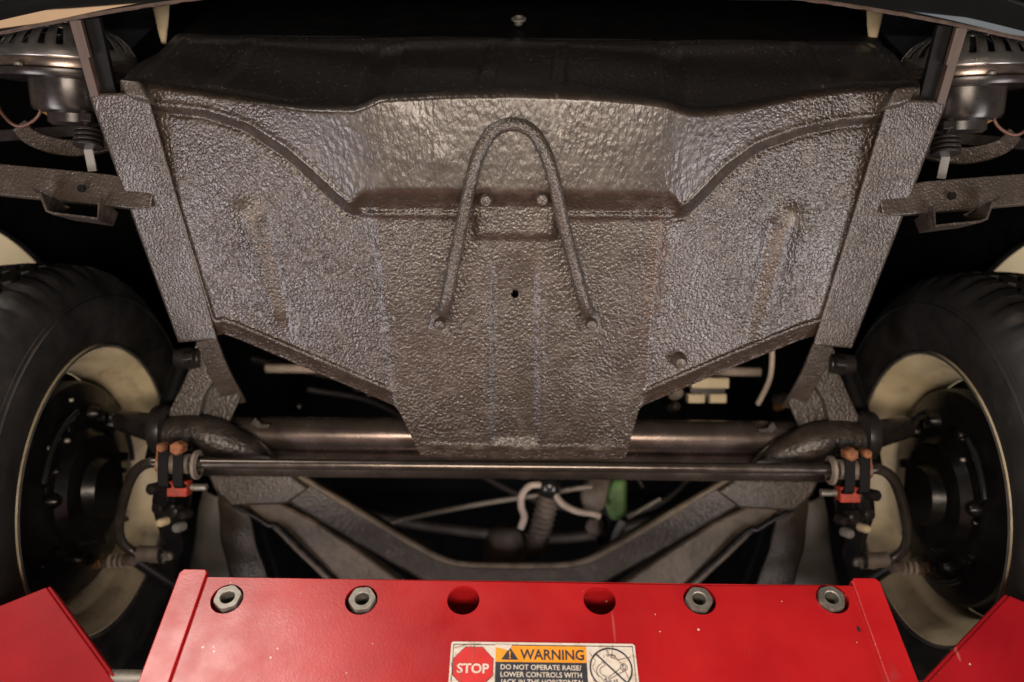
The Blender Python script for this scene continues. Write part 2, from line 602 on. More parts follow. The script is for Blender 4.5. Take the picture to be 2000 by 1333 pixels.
# pressed creases in the side panels
for (x1, y1, x2, y2, hh, ww) in ((478, 415, 535, 610, 0.0070, 22), (1545, 425, 1490, 650, 0.0070, 22), (514, 440, 564, 640, -0.0036, 13), (1506, 440, 1460, 650, -0.0036, 13)):
    L = math.hypot(x2 - x1, y2 - y1)
    t = np.clip(((X - x1) * (x2 - x1) + (Y - y1) * (y2 - y1)) / L ** 2, 0, 1)
    dd = np.hypot(X - x1 - t * (x2 - x1), Y - y1 - t * (y2 - y1))
    H += hh * np.exp(-(dd / ww) ** 2) * (1 - 0.6 * t)
# folded lower lip
fromb = yb[None, :] - Y
lipm = sst(np.abs(X - 1012), 236, 262)
H -= lipm * 0.009 * sst(24 - fromb, 0, 24) * sst(np.abs(X - 1012), 200, 262)
H += lipm * 0.004 * np.exp(-((fromb - 27) / 5.0) ** 2)
tong = 1 - sst(np.abs(X - 1018), 175, 200)
H -= tong * 0.003 * sst(22 - fromb, -3, 3)
H += tong * 0.0018 * np.exp(-((fromb - 23) / 4.0) ** 2)
# hand-made unevenness
for _ in range(60):
    cx, cy, rr, aa = RNG.uniform(250, 1780), RNG.uniform(170, 880), RNG.uniform(25, 90), RNG.normal(0, 0.0009)
    H += aa * np.exp(-((X - cx) ** 2 + (Y - cy) ** 2) / rr ** 2)
# mounting plate between the legs of the tow loop
pl = sst(X, 918, 940) * sst(1098 - X, 0, 22) * sst(Y, 366, 386) * sst(472 - Y, 0, 18)
H = np.where(pl > 0, np.maximum(H, 0.0040) * pl + H * (1 - pl), H)
# rounded bend into the front wall
frome = Y - ye[None, :]
H -= 0.016 * np.clip(1 - frome / 16.0, 0, 1) ** 2
Dp = planeD(Y) - H
pan_v = P(X, Y, Dp)
# front wall
NW = 40
xt = 350 + (xs - 236) / (1797 - 236) * (1722 - 350)
yt = 69 + (xt - 350) * 0.0105
Dt = 1.0
wt = np.linspace(0, 1, NW + 1)[1:][:, None, None]
E3 = pan_v[0][None]
T3 = P(xt, yt, Dt)[None]
wall_v = E3 * (1 - wt) + T3 * wt
rib = np.zeros_like(xs)
for a, b, hgt in ((398, 428, 0.004), (690, 742, -0.005), (930, 960, 0.003), (1075, 1100, 0.003), (1300, 1345, -0.005), (1590, 1622, 0.004), (262, 276, 0.004), (1760, 1774, 0.004)):
    rib += hgt * sst(xs, a - 8, a + 4) * sst(b + 8 - xs, 0, 12)
fade = (np.sin(np.pi * np.clip(wt[..., 0] * 1.0, 0, 1)) ** 0.5)
wall_v[..., 1] -= rib[None, :] * fade
wall_v[..., 1] += 0.002 * np.sin(wt[..., 0] * 9 + xs[None, :] * 0.01)
allv = np.concatenate([wall_v[::-1], pan_v], 0)
nr, nc = allv.shape[:2]
keep = np.ones((nr - 1, nc - 1), bool)
hole = ((X - 1005) ** 2 + (Y - 573) ** 2 < 7.5 ** 2)
keep[NW:, :] &= ~hole[:-1, :-1]
pan = mk('front_pan', allv.reshape(-1, 3), gridfaces(nr, nc, keep), M['pan'], car, angle=75, solid=0.0016)
pan.data.set_sharp_from_angle(angle=math.radians(179)) if hasattr(pan.data, 'set_sharp_from_angle') else None
tag(pan, 'lumpy brown-black undercoated sheet-metal pan under the nose of the car')
flow = np.zeros((nr, nc))
rust = np.zeros((nr, nc))
scuff = np.zeros((nr, nc))
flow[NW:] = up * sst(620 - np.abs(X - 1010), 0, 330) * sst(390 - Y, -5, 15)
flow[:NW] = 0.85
front_dark = np.zeros((nr, nc))
front_dark[:NW] = 1.0  # front wall darker and more neutral than the pan, fading over the bend
front_dark[NW:] = np.clip(1 - (Y - ye[None, :]) / 14.0, 0, 1) ** 1.5
rr_ = 0.55 * np.exp(-((X - (xr + 4)) / 22) ** 2) * sst(Y, 380, 470) * sst(760 - Y, 0, 300)
rr_ += 0.5 * np.exp(-((X - (1522 - (Y - 430) * 0.2)) / 9) ** 2) * sst(Y, 425, 460) * sst(640 - Y, 0, 120)
rr_ += 0.25 * np.exp(-((X - 1050) / 14) ** 2) * sst(Y, 450, 520) * sst(700 - Y, 0, 200)
rr_ += 0.3 * np.exp(-((X - (512 + (Y - 430) * 0.2)) / 9) ** 2) * sst(Y, 430, 470) * sst(620 - Y, 0, 140)
rust[NW:] = np.clip(rr_ + 0.12 * lipm * np.exp(-((fromb - 5) / 8.0) ** 2), 0, 1)
sc_ = 0.40 * np.exp(-(((X - 478) / 22) ** 2 + ((Y - 418) / 18) ** 2)) + 0.45 * np.exp(-(((X - 1550) / 18) ** 2 + ((Y - 424) / 15) ** 2))
sc_ += 0.5 * np.exp(-((fromb - 22) / 3.0) ** 2) * tong * (0.5 + 0.5 * np.sin(X * 0.05))
for pts in (((1079, 195), (1083, 225), (1078, 250), (1081, 262)), ((1088, 185), (1092, 215), (1096, 240), (1094, 275))):
    q = np.array(pts, float)
    xx = np.interp(Y, q[:, 1], q[:, 0])
    sc_ += 0.5 * np.exp(-((X - xx) / 2.2) ** 2) * ((Y > q[0, 1]) & (Y < q[-1, 1]))
scuff[NW:] = np.clip(sc_, 0, 1)
for nm, arr in (('flow', flow), ('rust', rust), ('scuff', scuff), ('front_dark', front_dark)):
    at = pan.data.attributes.new(nm, 'FLOAT', 'POINT')
    at.data.foreach_set('value', arr.reshape(-1).astype(np.float32))

# side flanges of the pan
for s in (-1, 1):
    outer = np.array([(175, 184), (262, 427), (350, 668)], float)
    inner = np.array([(287, 180), (352, 410), (424, 664)], float)
    Do = planeD(outer[:, 1]) + np.array([0.026, 0.038, 0.040])
    Di = planeD(inner[:, 1]) + np.array([0.010, 0.022, 0.020])
    V, F = strip(side(P(outer[:, 0], outer[:, 1], Do), s), side(P(inner[:, 0], inner[:, 1], Di), s), 90, 22)
    V = V.reshape(90, 22, 3)
    V += (0.0012 * np.sin(np.linspace(0, 14, 90))[:, None] * np.sin(np.linspace(0, 3, 22))[None, :])[..., None] * np.array([0, -0.8, -0.5])
    o = mk('side_flange', V.reshape(-1, 3), F, M['coat'], pan, solid=0.0035)
    # corner cap under the front wall
    V, F = slab(poly([(230, 154), (272, 158), (290, 196), (245, 186)], planeD(170) - 0.001, s), FVN * 0.03)
    mk('corner_cap', V, F, M['coat'], pan, bevel=0.003)

# tow loop
loop = np.array([(856, 646), (862, 618), (872, 585), (888, 505), (905, 425), (922, 345), (938, 296), (962, 258), (1000, 243), (1038, 256),
                 (1062, 292), (1080, 345), (1098, 425), (1118, 505), (1140, 585), (1150, 618), (1158, 646)], float)
Dl = planeD(loop[:, 1]) - 0.013 - 0.016 * np.exp(-((loop[:, 1] - 330) / 130) ** 2)
Dl[[0, 1, -1, -2]] += 0.010
pth = catmull(P(loop[:, 0], loop[:, 1], Dl), 6)
dist = np.r_[0, np.cumsum(np.linalg.norm(np.diff(pth, axis=0), axis=1))]
end = np.minimum(dist, dist[-1] - dist)
ra = 0.0073 + 0.0062 * sst(0.03 - end, 0, 0.012)
rb = 0.0073 - 0.0043 * sst(0.03 - end, 0, 0.012)
V, F = sweep(pth, ra, rb, n=18)
tl = mk('tow_loop', V, F, M['coat'], pan)
tag(tl, 'bent tow loop bar with flattened bolted ends, coated like the pan')
NV = -(np.array(cw(0, 0.928, 0.372)) - CAMPOS)      # pan normal, towards the viewer
for bx, by, rr in ((859, 632, 0.0075), (1155, 632, 0.0075)):
    V, F = lathe([(rr, 0), (rr, 0.005), (rr * .75, 0.008), (0.0005, 0.009)], P(bx, by, planeD(by) - 0.007), NV, n=14)
    mk('bolt_head', V, F, M['coat'], tl)
for bx, by in ((949, 391), (1059, 389)):
    V, F = lathe([(0.0085, -0.004), (0.0080, 0.003), (0.0055, 0.0062), (0.0005, 0.0072)], P(bx, by, planeD(by) - 0.015), NV, n=16)
    mk('plate_bolt', V, F, M['coat'], pan)
V, F = lathe([(0.010, -0.006), (0.009, 0.003), (0.006, 0.007), (0.0005, 0.008)], P(1328, 706, planeD(706) - 0.002), NV, n=16)
mk('plug', V, F, M['coat'], pan)

# ---- body shell seen in the dark around the pan
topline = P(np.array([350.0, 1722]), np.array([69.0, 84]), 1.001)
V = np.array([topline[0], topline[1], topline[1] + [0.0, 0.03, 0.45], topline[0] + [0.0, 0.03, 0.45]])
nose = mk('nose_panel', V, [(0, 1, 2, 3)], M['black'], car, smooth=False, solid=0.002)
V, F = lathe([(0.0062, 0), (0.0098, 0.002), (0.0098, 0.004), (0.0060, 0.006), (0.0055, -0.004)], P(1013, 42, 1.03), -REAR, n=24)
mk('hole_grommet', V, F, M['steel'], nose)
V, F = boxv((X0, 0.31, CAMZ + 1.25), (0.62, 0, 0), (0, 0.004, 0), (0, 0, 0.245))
mk('front_skin_blocker', V, F, M['black_gloss'], car, smooth=False)  # unseen front skin, added to keep the room light off the nose panel
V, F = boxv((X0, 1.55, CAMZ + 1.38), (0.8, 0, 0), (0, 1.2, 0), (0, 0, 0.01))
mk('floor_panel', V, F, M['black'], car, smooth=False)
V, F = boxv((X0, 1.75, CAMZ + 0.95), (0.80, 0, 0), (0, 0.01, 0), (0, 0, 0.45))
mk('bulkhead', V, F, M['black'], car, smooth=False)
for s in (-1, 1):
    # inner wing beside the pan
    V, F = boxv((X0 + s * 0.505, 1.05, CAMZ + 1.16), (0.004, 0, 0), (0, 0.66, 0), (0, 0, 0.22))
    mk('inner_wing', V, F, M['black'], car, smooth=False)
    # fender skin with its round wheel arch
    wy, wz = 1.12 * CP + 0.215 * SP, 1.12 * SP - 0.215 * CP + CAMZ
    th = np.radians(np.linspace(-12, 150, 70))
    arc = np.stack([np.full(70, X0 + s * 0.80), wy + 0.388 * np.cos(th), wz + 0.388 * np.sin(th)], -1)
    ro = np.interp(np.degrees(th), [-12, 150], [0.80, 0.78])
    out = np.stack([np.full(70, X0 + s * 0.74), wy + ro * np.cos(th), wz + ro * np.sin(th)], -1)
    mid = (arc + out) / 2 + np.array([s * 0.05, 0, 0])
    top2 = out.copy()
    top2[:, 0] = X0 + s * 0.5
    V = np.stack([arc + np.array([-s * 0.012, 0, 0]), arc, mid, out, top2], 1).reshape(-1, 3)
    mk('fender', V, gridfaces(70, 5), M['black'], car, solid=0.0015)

# ---- bumper
xb = np.linspace(-0.86, 0.86, 110)
up0 = 0.850
rear = 0.240 + 0.19 * xb ** 2
prof = [(0.021 - 0.036 * math.sin(t), 0.036 * (1 - math.cos(t)) - 0.0018) for t in np.radians([18, 24, 32, 40, 48, 60, 72, 84])] + [(-0.017, 0.050), (-0.019, 0.070), (-0.019, 0.095), (-0.022, 0.125), (-0.008, 0.150), (0.006, 0.157)]
V = np.concatenate([np.stack([X0 + xb, rear + py, np.full_like(xb, CAMZ + up0 + pz)], -1) for py, pz in prof])
V = V.reshape(len(prof), 110, 3)
bump = mk('bumper', V.reshape(-1, 3), gridfaces(len(prof), 110), M['chrome'], car, angle=70, solid=0.0012)
tag(bump, 'curved chrome front bumper blade across the top')
# thin rusty lower edge
xe = np.linspace(-0.86, 0.86, 160)
V, F = sweep(np.stack([X0 + xe, 0.240 + 0.19 * xe ** 2 + 0.008, np.full_like(xe, CAMZ + up0 + 0.0010) + 0.0004 * np.sin(xe * 300) + 0.0003 * np.sin(xe * 731)], -1), 0.0021, n=6)
mk('bumper_edge', V, F, M['brown'], bump)
for s in (-1, 1):
    V, F = sweep(path([(172, 35, 0.85), (207, 186, 0.885)], s), 0.0135, 0.004, section=SQ)
    b = mk('bumper_bracket', V, F, M['black'], bump, smooth=False, bevel=0.001)
    V, F = sweep(path([(146, 30, 0.842), (189, 188, 0.878)], s), 0.0050, 0.006, section=SQ)
    mk('bracket_edge', V, F, M['brown'], b, smooth=False, bevel=0.001)
    V, F = sweep(path([(157, 40, 0.838), (176, 112, 0.855)], s), 0.0014, 0.003, section=SQ)
    mk('bracket_rib', V, F, M['brown'], b, smooth=False)
    V, F = sweep(path([(312, -10, 1.02), (316, 30, 1.02), (318, 60, 1.02), (320, 84, 1.02)], s, 5), np.linspace(0.0125, 0.003, 16), 0.004)
    mk('wing_beading', V, F, M['plastic'], car)

# ---- horns
def horn(s):
    c = side(P(140, 150, 0.955), s)
    ax = side(cw(0.03, -0.22, 0.97) - CAMPOS + CAMPOS * 0, s) if False else unit(side(np.array(cw(0.03, -0.22, 0.97)) - CAMPOS, s) - (np.array([2 * X0, 0, 0]) if s > 0 else 0))
    R = 0.084
    h = empty('horn', c, car)
    tag(h, 'round horn with slotted plated grille on the ' + ('left' if s < 0 else 'right') + ' side')
    V, F = lathe([(R * .55, -0.006), (R * .98, -0.006), (R, -0.003), (R, 0.002), (R * .97, 0.004), (R * .80, 0.004)], c, ax, n=72)
    fl = mk('flange', V, F, M['steel_dark'], h)
    V, F = lathe([(R * .93, 0.003), (R * .945, 0.008), (R * .93, 0.014), (R * .86, 0.017)], c, ax, n=72)
    mk('trim_ring', V, F, M['tube'], h)
    V, F = lathe([(R * .56, -0.004), (R * .55, -0.036), (R * .52, -0.041), (R * .40, -0.044), (0.001, -0.044)], c, ax, n=56)
    mk('horn_body', V, F, M['steel_dark'], h)
    V, F = lathe([(R * .36, -0.042), (R * .36, -0.054), (R * .30, -0.058), (0.001, -0.058)], c, ax, n=32)
    mk('back_cap', V, F, M['black_satin'], h)
    # slotted dome
    n, m = 120, 26
    ax_ = unit(ax)
    ref = np.array([1.0, 0, 0])
    u = unit(ref - ax_ * np.dot(ref, ax_))
    w = np.cross(ax_, u)
    th = np.linspace(0, 2 * np.pi, n, endpoint=False)
    ph = np.linspace(0.02, math.pi / 2, m)
    rr = R * 0.90 * np.sin(ph) ** 0.9
    hh = 0.014 + 0.048 * np.cos(ph) ** 1.0
    V = c + (np.cos(th)[None, :, None] * u + np.sin(th)[None, :, None] * w) * rr[:, None, None] + ax_ * hh[:, None, None]
    F = []
    for i in range(m - 1):
        for j in range(n):
            k = (j + 1) % n
            col = j % 5
            lower = 12 <= i <= 19 and col in (1, 2) and not (i in (12, 19) and False)
            upper = 7 <= i <= 9 and (j % 6) in (1, 2, 3)
            if lower or upper:
                continue
            F.append((i * n + j, i * n + k, (i + 1) * n + k, (i + 1) * n + j))
    mk('grille', V.reshape(-1, 3), F, M['chrome_soft'], h, solid=0.0018, angle=60)
    V, F = lathe([(R * .84, 0.006), (R * .60, 0.026), (R * .3, 0.036), (0.001, 0.038)], c, ax, n=48)
    mk('diaphragm', V, F, M['black_gloss'], h)
    V, F = lathe([(R * .40, 0.060), (R * .38, 0.064), (R * .1, 0.067), (0.001, 0.067)], c, ax, n=40)
    mk('badge_disc', V, F, M['chrome'], h)
    for k in range(6):
        a = math.radians(20 + 60 * k)
        q = c + (math.cos(a) * u + math.sin(a) * w) * R * 0.985 + ax_ * 0.003
        V, F = lathe([(0.0045, 0), (0.0042, 0.003), (0.0025, 0.0045), (0.0004, 0.005)], q, ax_, n=12)
        mk('screw', V, F, M['steel'], fl)
    # bracket stud with washers, tongue and wire
    V, F = sweep(path([(166, 218, 0.93), (170, 262, 0.93)], s), 0.0048, n=12)
    st = mk('mounting_stud', V, F, M['black_satin'], h)
    V, F = lathe([(0.009, -0.005), (0.009, 0.005)], side(P(169, 233, 0.93), s), UPW * 0.7 - REAR * 0.7, n=6, caps=True)
    mk('stud_nut', V, F, M['black_satin'], st, smooth=False, bevel=0.0008)
    for k, yy in enumerate((258, 267, 276, 285)):
        V, F = lathe([(0.0165, -0.0016), (0.0165, 0.0016)], side(P(173, yy, 0.93), s), UPW * 0.7 - REAR * 0.7, n=28, caps=True)
        mk('washer', V, F, M['black_satin'], st, bevel=0.0004)
    V, F = sweep(path([(172, 288, 0.94), (181, 335, 0.945)], s), 0.0052, 0.001, section=SQ)
    mk('bracket_tongue', V, F, M['greyplate'], h, smooth=False)
    V, F = sweep(path([(85, 205, 0.95), (70, 232, 0.95), (40, 247, 0.95), (15, 235, 0.95), (-6, 200, 0.96), (-15, 120, 0.97), (-5, 60, 1.0)], s, 7), 0.0019, n=8)
    mk('horn_wire', V, F, M['wire'], h)
    V, F = sweep(path([(88, 212, 0.95), (104, 222, 0.95)], s), 0.006, 0.003, section=SQ)
    mk('terminal', V, F, M['glint'], h, smooth=False, bevel=0.0008)
    # curved carrier behind
    V, F = sweep(path([(40, 245, 1.0), (60, 268, 1.0), (100, 284, 1.0), (150, 290, 1.0), (215, 280, 1.0), (270, 262, 1.0)], s, 6), 0.010, 0.004, section=SQ)
    mk('carrier_strip', V, F, M['coat'], h, bevel=0.001)
    V, F = sweep(path([(-30, 268, 1.05), (60, 262, 1.03), (160, 255, 1.0)], s, 5), 0.007, 0.003, section=SQ)
    mk('support_arm', V, F, M['black_satin'], h, bevel=0.001)


for s in (-1, 1):
    horn(s)

# ---- bumper carrier arms with their small channels
for s in (-1, 1):
    V, F = sweep(path([(-80, 340, 0.975), (0, 352, 0.968), (120, 364, 0.950), (232, 376, 0.934), (298, 386, 0.9190)], s, 6), np.interp(np.arange(25), [0, 17, 20, 24], [0.0185, 0.0185, 0.0175, 0.0150]), np.interp(np.arange(25), [0, 17, 24], [0.010, 0.010, 0.001]), section=SQ, normal=-FVN)
    arm = mk('support_bar', V, F, M['coat'], car, bevel=0.003)
    q = side(P(160, 369, 0.9285), s)
    V, F = lathe([(0.0045, 0.0), (0.0045, 0.003), (0.0001, 0.003)], q, -FVN, n=16)
    mk('bar_hole', V, F, M['black'], arm)
    a = poly([(103, 392), (112, 418), (124, 423), (206, 434), (218, 420)], 0.932, s)
    V, F = sweep(np.array([poly([(100, 388)], 0.937, s)[0], a[0], a[1], a[2], a[3], poly([(212, 402)], 0.937, s)[0]]), 0.0014, 0.022, section=SQ, normal=FVN)
    mk('channel', V, F, M['coat_dark'], arm, smooth=False)

# ---- wheels
WD, WU = 1.12, -0.215
for s in (-1, 1):
    c = np.array([X0 + s * 0.59, WD * CP - WU * SP, WD * SP + WU * CP + CAMZ])
    ax = np.array([float(s), 0, 0])          # outboard
    w = empty('wheel', c, car)
    tag(w, 'front wheel on the %s with cream rim and black drum' % ('left' if s < 0 else 'right'))
    # tyre with moulded shoulder lugs
    n = 300
    prof = [(0.206, 0.0), (0.2062, -0.004), (0.208, -0.009), (0.222, -0.016), (0.246, -0.022), (0.266, -0.021), (0.284, -0.014), (0.297, -0.004),
            (0.306, 0.004), (0.3125, 0.012), (0.3165, 0.022), (0.3175, 0.030), (0.3175, 0.036), (0.311, 0.038), (0.311, 0.042), (0.3185, 0.044),
            (0.319, 0.060), (0.312, 0.062), (0.312, 0.066), (0.319, 0.068), (0.319, 0.082), (0.312, 0.084), (0.312, 0.088), (0.3185, 0.090), (0.3175, 0.104),
            (0.3125, 0.116), (0.297, 0.132), (0.266, 0.148), (0.235, 0.146), (0.206, 0.135), (0.190, 0.124)]
    # fine ribs on the sidewall
    V, F = lathe(prof, c, ax, n=n)
    V = V.reshape(len(prof), n, 3)
    rel = V - c
    lug = (np.arange(n) % 6) < 2
    for i in (8, 9, 10, 11, 23, 24, 25):
        rad = rel[i].copy()
        rad[:, 0] = 0
        V[i][lug] -= rad[lug] * 0.016
    zig = 0.0035 * np.where((np.arange(n) // 3) % 2 == 0, 1, -1)
    for i in range(12, 24):
        V[i][:, 0] += s * zig
    ty = mk('tyre', V.reshape(-1, 3), F, M['rubber'], w, angle=35)
    for rr in (0.274, 0.279, 0.284):
        V, F = lathe([(rr - .0012, -0.0175 + (rr - .274) * .75), (rr, -0.0205 + (rr - .274) * .75), (rr + .0012, -0.0175 + (rr - .274) * .75)], c, ax, n=120)
        mk('sidewall_rib', V, F, M['rubber'], ty)
    prof = [(0.2045, -0.006), (0.2065, -0.003), (0.2035, -0.009), (0.199, -0.008), (0.193, 0.002), (0.187, 0.008), (0.184, 0.026), (0.178, 0.034), (0.168, 0.044), (0.165, 0.062),
            (0.170, 0.078), (0.182, 0.092), (0.188, 0.110)]
    V, F = lathe(prof, c, ax, n=96)
    rm = mk('rim', V, F, M['cream'], w)
    V, F = lathe([(0.2035, -0.0095), (0.2055, -0.011), (0.2025, -0.0115), (0.2005, -0.0085)], c, ax, n=120)
    mk('rim_edge', V, F, M['chrome_soft'], rm)
    V, F = lathe([(0.168, 0.075), (0.12, 0.085), (0.05, 0.078), (0.001, 0.078)], c, ax, n=64)
    mk('wheel_disc', V, F, M['drum'], w)
    prof = [(0.150, 0.070), (0.153, 0.040), (0.150, 0.030), (0.146, 0.028), (0.128, 0.026), (0.118, 0.020), (0.085, 0.018), (0.075, 0.006), (0.045, 0.004), (0.040, -0.012), (0.001, -0.012)]
    V, F = lathe(prof, c, ax, n=80)
    dr = mk('brake_drum', V, F, M['drum'], w)
    for k in range(7):
        a = math.radians(14 + 360 / 7 * k)
        q = c + np.array([s * 0.022, math.cos(a) * 0.105, math.sin(a) * 0.105])
        V, F = lathe([(0.008, 0), (0.008, 0.009), (0.0005, 0.010)], q, -ax, n=6)
        mk('drum_bolt', V, F, M['drum'], dr, smooth=False, bevel=0.0008)
    # clutter on the backing plate: rivets, clips, springs
    rr2 = random.Random(11 + s)
    for k in range(16):
        a, rd = rr2.uniform(0, 2 * math.pi), rr2.uniform(0.055, 0.138)
        q = c + np.array([s * 0.019, math.cos(a) * rd, math.sin(a) * rd])
        r3 = rr2.uniform(0.0025, 0.006)
        V, F = lathe([(r3, 0), (r3 * .95, r3 * 1.2), (r3 * .5, r3 * 1.7), (0.0003, r3 * 1.8)], q, -ax + np.array([0, rr2.uniform(-.4, .4), rr2.uniform(-.4, .4)]), n=10)
        mk('drum_rivet', V, F, M[rr2.choice(['drum', 'black_gloss', 'steel_dark', 'steel'])], dr)
    for k in range(3):
        a = rr2.uniform(0, 6.28)
        arc_ = np.array([c + np.array([s * 0.012, math.cos(a + t) * 0.12, math.sin(a + t) * 0.12]) for t in np.linspace(0, 0.7, 8)])
        V, F = sweep(arc_, 0.004, n=8, normal=ax)
        mk('brake_pipe', V, F, M['black_gloss'], dr)
    # adjuster bosses and inspection plug
    for yy, zz, mt in ((-0.075, 0.075, 'drum'), (-0.02, 0.105, 'drum'), (0.05, -0.085, 'drum'), (-0.06, -0.07, 'drum')):
        V, F = lathe([(0.011, 0), (0.010, 0.010), (0.006, 0.016), (0.0005, 0.017)], c + np.array([s * 0.022, yy, zz]), -ax, n=16)
        mk('drum_boss', V, F, M[mt], dr)

# ---- front axle beam, towers and link arms
axle = empty('front_axle', (X0, 0.87, CAMZ + 0.75), car)
tag(axle, 'black twin-tube front axle beam behind the pan')
for (ya, yb2, D, r) in ((846, 856, 1.15, 0.0245), (902, 914, 1.155, 0.021)):
    V, F = sweep(np.linspace(P(400, ya, D), P(1615, yb2, D), 3), r, n=28)
    mk('axle_tube', V, F, M['tube'], axle)
V, F = sweep(np.linspace(P(520, 720, 1.36), P(1485, 727, 1.36), 3), 0.0075, n=14)
mk('tie_rod', V, F, M['hose'], axle)
for s in (-1, 1):
    # shock tower plate and its top mount
    V, F = slab(poly([(380, 672), (404, 668), (424, 735), (399, 770), (383, 832), (322, 832), (332, 798), (356, 750), (372, 712)], 1.10, s), FVN * 0.012)
    tw = mk('shock_tower', V, F, M['coat'], axle, bevel=0.002)
    V, F = sweep(path([(404, 664, 1.062), (428, 725, 1.09), (462, 788, 1.13)], s, 4), 0.014, 0.003, section=SQ)
    mk('tower_brace', V, F, M['coat'], tw, bevel=0.001)
    V, F = slab(poly([(424, 735), (470, 775), (445, 830), (384, 832), (399, 770)], 1.115, s), FVN * 0.006)
    mk('tower_web', V, F, M['coat_dark'], tw, bevel=0.001)
    V, F = sweep(path([(345, 700, 1.10), (372, 700, 1.10), (392, 700, 1.10)], s), [0.013, 0.016, 0.013], n=20)
    mk('shock_mount', V, F, M['black_satin'], tw)
    V, F = sweep(path([(362, 700, 1.083), (380, 698, 1.083)], s), 0.009, n=14)
    mk('mount_bolt', V, F, M['steel_dark'], tw)
    V, F = sweep(path([(356, 712, 1.14), (340, 760, 1.15), (320, 820, 1.16), (300, 900, 1.19)], s, 5), 0.013, n=18)
    mk('shock_absorber', V, F, M['black'], axle)
    # tube end with seal, casting that tapers on to the tube, link arm
    V, F = sweep(path([(322, 846, 1.10), (352, 846, 1.10), (385, 848, 1.10), (420, 856, 1.10), (462, 872, 1.105), (505, 888, 1.11), (540, 900, 1.115)], s, 5),
                 np.interp(np.linspace(0, 1, 31), [0, .15, .35, .55, .75, .9, 1], [0.0235, 0.0245, 0.027, 0.027, 0.021, 0.012, 0.004]),
                 np.interp(np.linspace(0, 1, 31), [0, .3, .6, 1], [0.026, 0.028, 0.026, 0.012]), n=24)
    tc_ = mk('tube_end', V, F, M['coat_dark'], axle)
    V, F = sweep(path([(425, 862, 1.098), (470, 880, 1.10), (530, 893, 1.11)], s, 4), [0.010] * 8 + [0.004], [0.012] * 9, n=14)
    mk('casting_lip', V, F, M['coat_dark'], tc_)
    V, F = lathe([(0.021, -0.014), (0.033, -0.008), (0.035, 0.0), (0.033, 0.008), (0.024, 0.012)], side(P(316, 838, 1.10), s), (1, 0, 0), n=32)
    mk('rubber_seal', V, F, M['black_satin'], tc_)
    V, F = sweep(path([(312, 838, 1.105), (292, 834, 1.11), (266, 828, 1.115), (240, 822, 1.13)], s, 5), np.linspace(0.022, 0.016, 16), n=20)
    mk('link_arm', V, F, M['steel_dark'], axle)
    V, F = sweep(path([(338, 1078, 1.16), (330, 1030, 1.13), (318, 985, 1.11), (326, 950, 1.10), (345, 905, 1.10)], s, 5), [0.014] * 21, n=16)
    mk('lower_link_arm', V, F, M['black_gloss'], axle)
    for (px, py, D, r, mt) in ((312, 992, 1.10, 0.009, 'steel_dark'), (340, 998, 1.10, 0.010, 'steel_dark'), (362, 1005, 1.10, 0.007, 'black_satin'), (318, 1020, 1.10, 0.006, 'plastic'),
                               (350, 1030, 1.10, 0.007, 'greyplate'), (300, 955, 1.08, 0.008, 'black_satin')):
        V, F = lathe([(r, -0.008), (r, 0.006), (r * .7, 0.009), (0.0004, 0.0095)], side(P(px, py, D), s), -FVN + np.array([0.3 * s, 0, 0]), n=14)
        mk('link_bolt', V, F, M[mt], axle)
    # axle clamp wings
    V, F = slab(poly([(498, 815), (510, 828), (528, 830), (522, 838), (502, 838), (488, 830)], 1.12, s), FVN * 0.006)
    mk('bleeder_tab', V, F, M['frame'], axle, bevel=0.0008)
    V, F = lathe([(0.026, -0.004), (0.028, 0), (0.026, 0.004)], side(P(436, 842, 1.14), s), (1, 0, 0), n=28)
    mk('tube_collar', V, F, M['frame'], axle)

